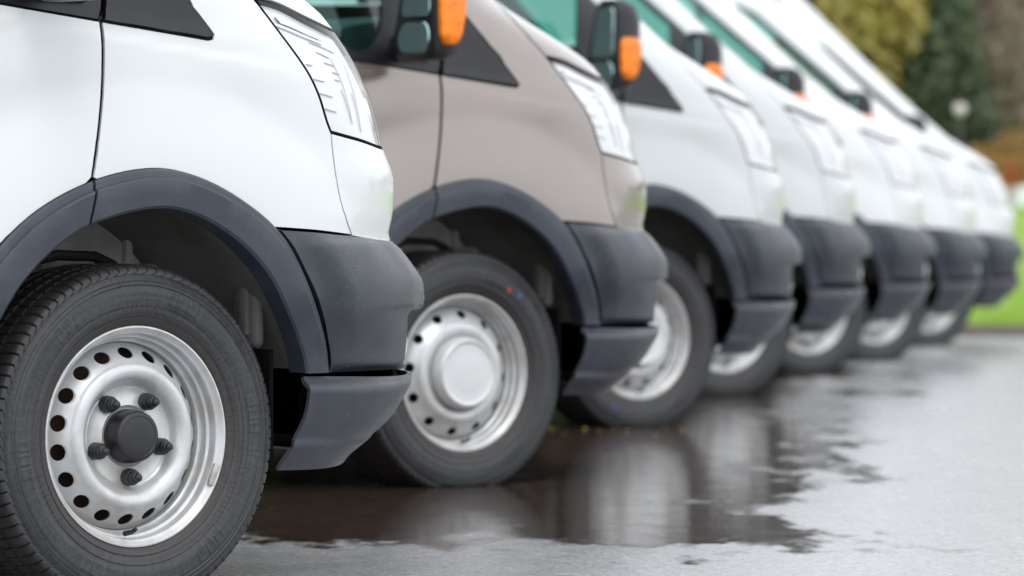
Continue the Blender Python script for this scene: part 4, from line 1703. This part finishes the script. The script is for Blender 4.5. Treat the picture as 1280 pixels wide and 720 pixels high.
def tree_meshes(h, r, mk, seed, style='round', n=7000):
    rr = random.Random(seed)
    bm = bmesh.new()
    tube(bm, [(0, 0, -.2), (.03, 0, h * .3), (-.05, .04, h * .6), (0, 0, h * .92)], [h * .022, h * .018, h * .011, h * .003], 9)
    cs = []
    if style == 'conifer':
        for k in range(34):
            z = h * (.06 + .92 * k / 34)
            rad = r * (1 - k / 36)
            for q in range(5):
                a = rr.uniform(0, 6.28)
                cs.append((math.cos(a) * rad * .65, math.sin(a) * rad * .65, z - rad * .15, rad * .42 + .15))
            a = rr.uniform(0, 6.28)
            tube(bm, [(0, 0, z), (math.cos(a) * rad * .9, math.sin(a) * rad * .9, z - .1 * rad)], [h * .004, h * .001], 5)
        leaf = .10
    elif style == 'bare':
        for k in range(60):
            z0 = h * rr.uniform(.08, .8)
            a = rr.uniform(0, 6.28)
            L = r * rr.uniform(.5, 1.1)
            e = Vector((math.cos(a) * L, math.sin(a) * L, z0 + L * rr.uniform(.4, 1.0)))
            tube(bm, [(0, 0, z0), (e.x * .5, e.y * .5, z0 + (e.z - z0) * .35), e], [h * .006, h * .004, .008], 5)
            for q in range(5):
                t = rr.uniform(.3, 1)
                b = Vector((e.x * t, e.y * t, z0 + (e.z - z0) * t * .9))
                tube(bm, [b, b + Vector((rr.uniform(-.5, .5), rr.uniform(-.5, .5), rr.uniform(.1, .8)))], [.012, .004], 4)
                cs.append((b.x, b.y, b.z + .2, .5))
        leaf = .06
    else:
        for k in range(26 if style == 'round' else 16):
            a = rr.uniform(0, 6.28)
            if style == 'shrub':
                q = r * math.sqrt(rr.random()) * .8
                z = h * rr.uniform(.18, .85)
            else:
                z = h * rr.uniform(.22, .95)
                q = r * rr.uniform(.2, .85) * math.sin(min(1, (z / h - .08) / .9) * math.pi) ** .5
            x, y = math.cos(a) * q, math.sin(a) * q
            cs.append((x, y, z, r * rr.uniform(.22, .40)))
            tube(bm, [(0, 0, max(.05, z * .55)), (x * .6, y * .6, z * .85), (x, y, z)], [h * .008, h * .005, h * .002], 5)
        leaf = .075 if style == 'round' else .06
    trunk = bm_mesh('trunk', bm, M['bark'] if style != 'bare' else M['twig'], True, R(80))
    crown = quads_mesh('crown', leaf_cloud(n, cs, leaf, seed), M[mk])
    return trunk, crown


TREES = {
    'yellow': tree_meshes(4.1, 1.9, 'leaf_yellow', 1, 'round', 15000),
    'mid': tree_meshes(4.5, 1.7, 'leaf_mid', 2, 'round', 15000),
    'conifer': tree_meshes(4.9, 1.3, 'leaf_dark', 3, 'conifer', 14000),
    'bare': tree_meshes(4.6, 1.7, 'twig', 4, 'bare', 9000),
    'ochre': tree_meshes(2.3, 1.15, 'leaf_ochre', 5, 'shrub', 6000),
    'ochre_tall': tree_meshes(3.2, 1.5, 'leaf_ochre', 6, 'shrub', 7000),
    'rust': tree_meshes(.36, .17, 'leaf_rust', 8, 'shrub', 1500),
}
TN = {'yellow': 'broadleaf_tree', 'mid': 'broadleaf_tree', 'conifer': 'conifer_tree', 'bare': 'bare_tree', 'ochre': 'autumn_shrub', 'ochre_tall': 'autumn_shrub', 'rust': 'red_shrub'}
CAT = {'yellow': 'tree', 'mid': 'tree', 'conifer': 'tree', 'bare': 'tree', 'ochre': 'shrub', 'ochre_tall': 'shrub', 'rust': 'shrub'}


def plant(kind, px, Y, label, group, scale=1.0, rz=0.0, dz=-.05):
    X = (px - 640) / F_PX * Y
    o = empty(TN[kind], (X, Y, bank_z(X, Y) + dz), rz)
    o.scale = (scale,) * 3
    tag(o, label, CAT[kind], group)
    link('trunk', TREES[kind][0], o)
    link('crown', TREES[kind][1], o)
    return o


plant('yellow', 918, 62, 'yellow green tree above the windscreen of the farthest van, leftmost in view', 'trees behind the car park', 1.25, .3)
plant('mid', 1105, 70, 'mid green tree between the yellow green tree and the dark conifer', 'trees behind the car park', 1.25, 1.2)
cf_ = plant('conifer', 1150, 64, 'dark evergreen conifer with its top out of view, behind the green tree', 'trees behind the car park', 1.25, .5)
cf_.scale = (.85, .85, 1.25)
ba_ = plant('bare', 1295, 66, 'bare greyish brown tree at the upper right corner', 'trees behind the car park', 1.25, 2.2)
ba_.scale = (.9, .9, 1.3)
plant('ochre_tall', 1240, 60, 'ochre brown shrub below the bare tree behind the pale lamp globe', 'autumn shrubs on the bank', .53, .1)
plant('ochre', 1175, 60, 'low olive ochre shrub beside the farthest van bonnet', 'autumn shrubs on the bank', .70, 1.7)
plant('ochre', 1290, 63, 'ochre shrub at the right edge of the view', 'autumn shrubs on the bank', .80, 2.9)
plant('conifer', 1232, 88, 'dark conifer far behind the bare tree', 'trees behind the car park', 1.3, 2.0)
plant('conifer', 1300, 90, 'dark conifer behind the bare tree at the right edge', 'trees behind the car park', 1.35, 4.0)
plant('conifer', 1085, 92, 'far dark conifer between the yellow green and the mid green tree', 'trees behind the car park', 1.3, 1.0)
# the wood goes on beyond the frame on both sides
rr = random.Random(11)
for i in range(20):
    side = -1 if i % 2 else 1
    px = (1450 + i * 330) if side > 0 else (850 - i * 330)
    kk = rr.choice(['yellow', 'mid', 'conifer', 'bare', 'mid'])
    plant(kk, px, rr.uniform(66, 84), {'yellow': 'yellow green tree', 'mid': 'green tree', 'conifer': 'dark conifer', 'bare': 'bare tree'}[kk] + ' of the wood, number %s to the %s of the car park' % (['one', 'two', 'three', 'four', 'five', 'six', 'seven', 'eight', 'nine', 'ten'][i // 2], 'right' if side > 0 else 'left'), 'wood beyond the frame', rr.uniform(1.5, 2.1) if side > 0 else rr.uniform(.8, 1.1), rr.uniform(0, 6))

# lamp with a pale globe
Y = 58.0
X = (1200 - 640) / F_PX * Y
lz = CAM_H + (298 - 137) / F_PX * Y
lp = empty('garden_lamp', (X, Y, bank_z(X, Y) - .02))
tag(lp, 'small pale globe lamp on a thin post in front of the ochre shrubs', 'lamp')
h = lz - lp.location.z
bm = bmesh.new()
tube(bm, [(0, 0, 0), (0, 0, h - .11)], .014, 10)
tube(bm, [(0, 0, 0), (0, 0, .05)], .05, 12)
link('post', bm_mesh('post', bm, M['post'], True), lp)
bm = bmesh.new()
bmesh.ops.create_uvsphere(bm, u_segments=24, v_segments=16, radius=.07)
bmesh.ops.translate(bm, verts=bm.verts, vec=(0, 0, h))
link('globe', bm_mesh('globe', bm, M['globe'], True, R(180)), lp)

# white car beyond the bank: only its roofline and bonnet rise over the crest
Y = 56.5
X = (1258 - 640) / F_PX * Y + 2.08
car = empty('parked_car', (X, Y, .27), R(0))
tag(car, 'white car at the right edge, mostly hidden behind the grass bank', 'car')


def car_body():
    sidep = [(-2.05, .35), (-2.1, .75), (-2.02, .98), (-1.15, 1.04), (-.55, 1.42), (.75, 1.46), (1.55, 1.02), (2.0, .95), (2.08, .6), (2.02, .33)]
    loops = []
    for (y, s) in ((-.86, .97), (-.80, 1.0), (0, 1.015), (.80, 1.0), (.86, .97)):
        loops.append([(x * (.985 if abs(y) > .82 else 1), y * (1 - max(0, z - 1.0) * .35), .35 + (z - .35) * s) for x, z in sidep])
    return hull_mesh('body', loops, M['white'], R(25))


cb = link('body', car_body(), car)
bm = bmesh.new()
for s in (-1, 1):
    add_box(bm, (-.95, s * .745 - .012, 1.08), (-.02, s * .745 + .012, 1.34), .02, 2, Matrix.Rotation(0, 4, 'X'))
    add_box(bm, (.03, s * .745 - .012, 1.08), (.95, s * .745 + .012, 1.34), .02, 2)
link('window', bm_mesh('window', bm, M['blacktrim'], True), cb)
for x_ in (-1.3, 1.3):
    for s in (-1, 1):
        wv, wf = lathe_y([(0, -.03), (.2, -.03), (.21, -.01), (.30, -.012), (.315, .02), (.315, .17), (0, .17)], 28)
        o_ = link('wheel', mesh_from('wheel', wv, wf, M['rubber'], sharp_angle=R(35)), car, (x_, s * .72, .315))
        o_.rotation_euler = (0, 0, 0 if s < 0 else math.pi)
        wv, wf = lathe_y([(0, -.034), (.19, -.034), (.20, -.03)], 24)
        link('rim', mesh_from('rim', wv, wf, M['steel'], sharp_angle=R(35)), o_)
rs = plant('rust', 1263, 59, 'small rust red shrub just right of the farthest van bonnet', None, .9, .4)
rs.scale = (.9, .9, 3.6)

# ------------------------------------------------------------------ fallen leaves on the tarmac
bm = bmesh.new()
out = [(0, -.02), (.010, -.012), (.016, 0), (.010, .010), (.004, .022), (-.006, .012), (-.016, .004), (-.012, -.010)]
vs = [bm.verts.new((x, y, .004 + .004 * math.sin(i * 1.9))) for i, (x, y) in enumerate(out)]
c = bm.verts.new((0, 0, .002))
for i in range(len(vs)):
    bm.faces.new((c, vs[i], vs[(i + 1) % len(vs)]))
leaf_me = bm_mesh('fallen_leaf', bm, M['fallen'])
LV_ = [(705, 541), (730, 535), (750, 537), (765, 538), (783, 537), (820, 543), (832, 535), (852, 536), (690, 534), (955, 478), (917, 492)]
ordn = ['second', 'third', 'fourth', 'fifth', 'sixth', 'seventh', 'eighth', 'ninth']
LEAF_L = [('golden fallen leaf, %s from the left in the line before the third van wheel' % w_) for w_ in ordn[:8]]
LEAF_L = LEAF_L + ['golden fallen leaf at the left end of the line before the third van wheel', 'golden fallen leaf farthest away, by the fourth van wheel', 'golden fallen leaf between the third and fourth van wheels']
for i, (px, py) in enumerate(LV_):
    Y = CAM_H * F_PX / (py - 298)
    Y = (CAM_H - gz(Y)) * F_PX / (py - 298)
    o_ = link('fallen_leaf', leaf_me, None, ((px - 640) / F_PX * Y, Y, gz(Y) + .001))
    o_.rotation_euler = (0, 0, i * 2.1)
    o_.scale = ((.55, .8, .45, .7, .6, .5, .75, .6, .65, .5, .6)[i],) * 3
    tag(o_, LEAF_L[i], 'leaf', 'fallen leaves on the wet asphalt')
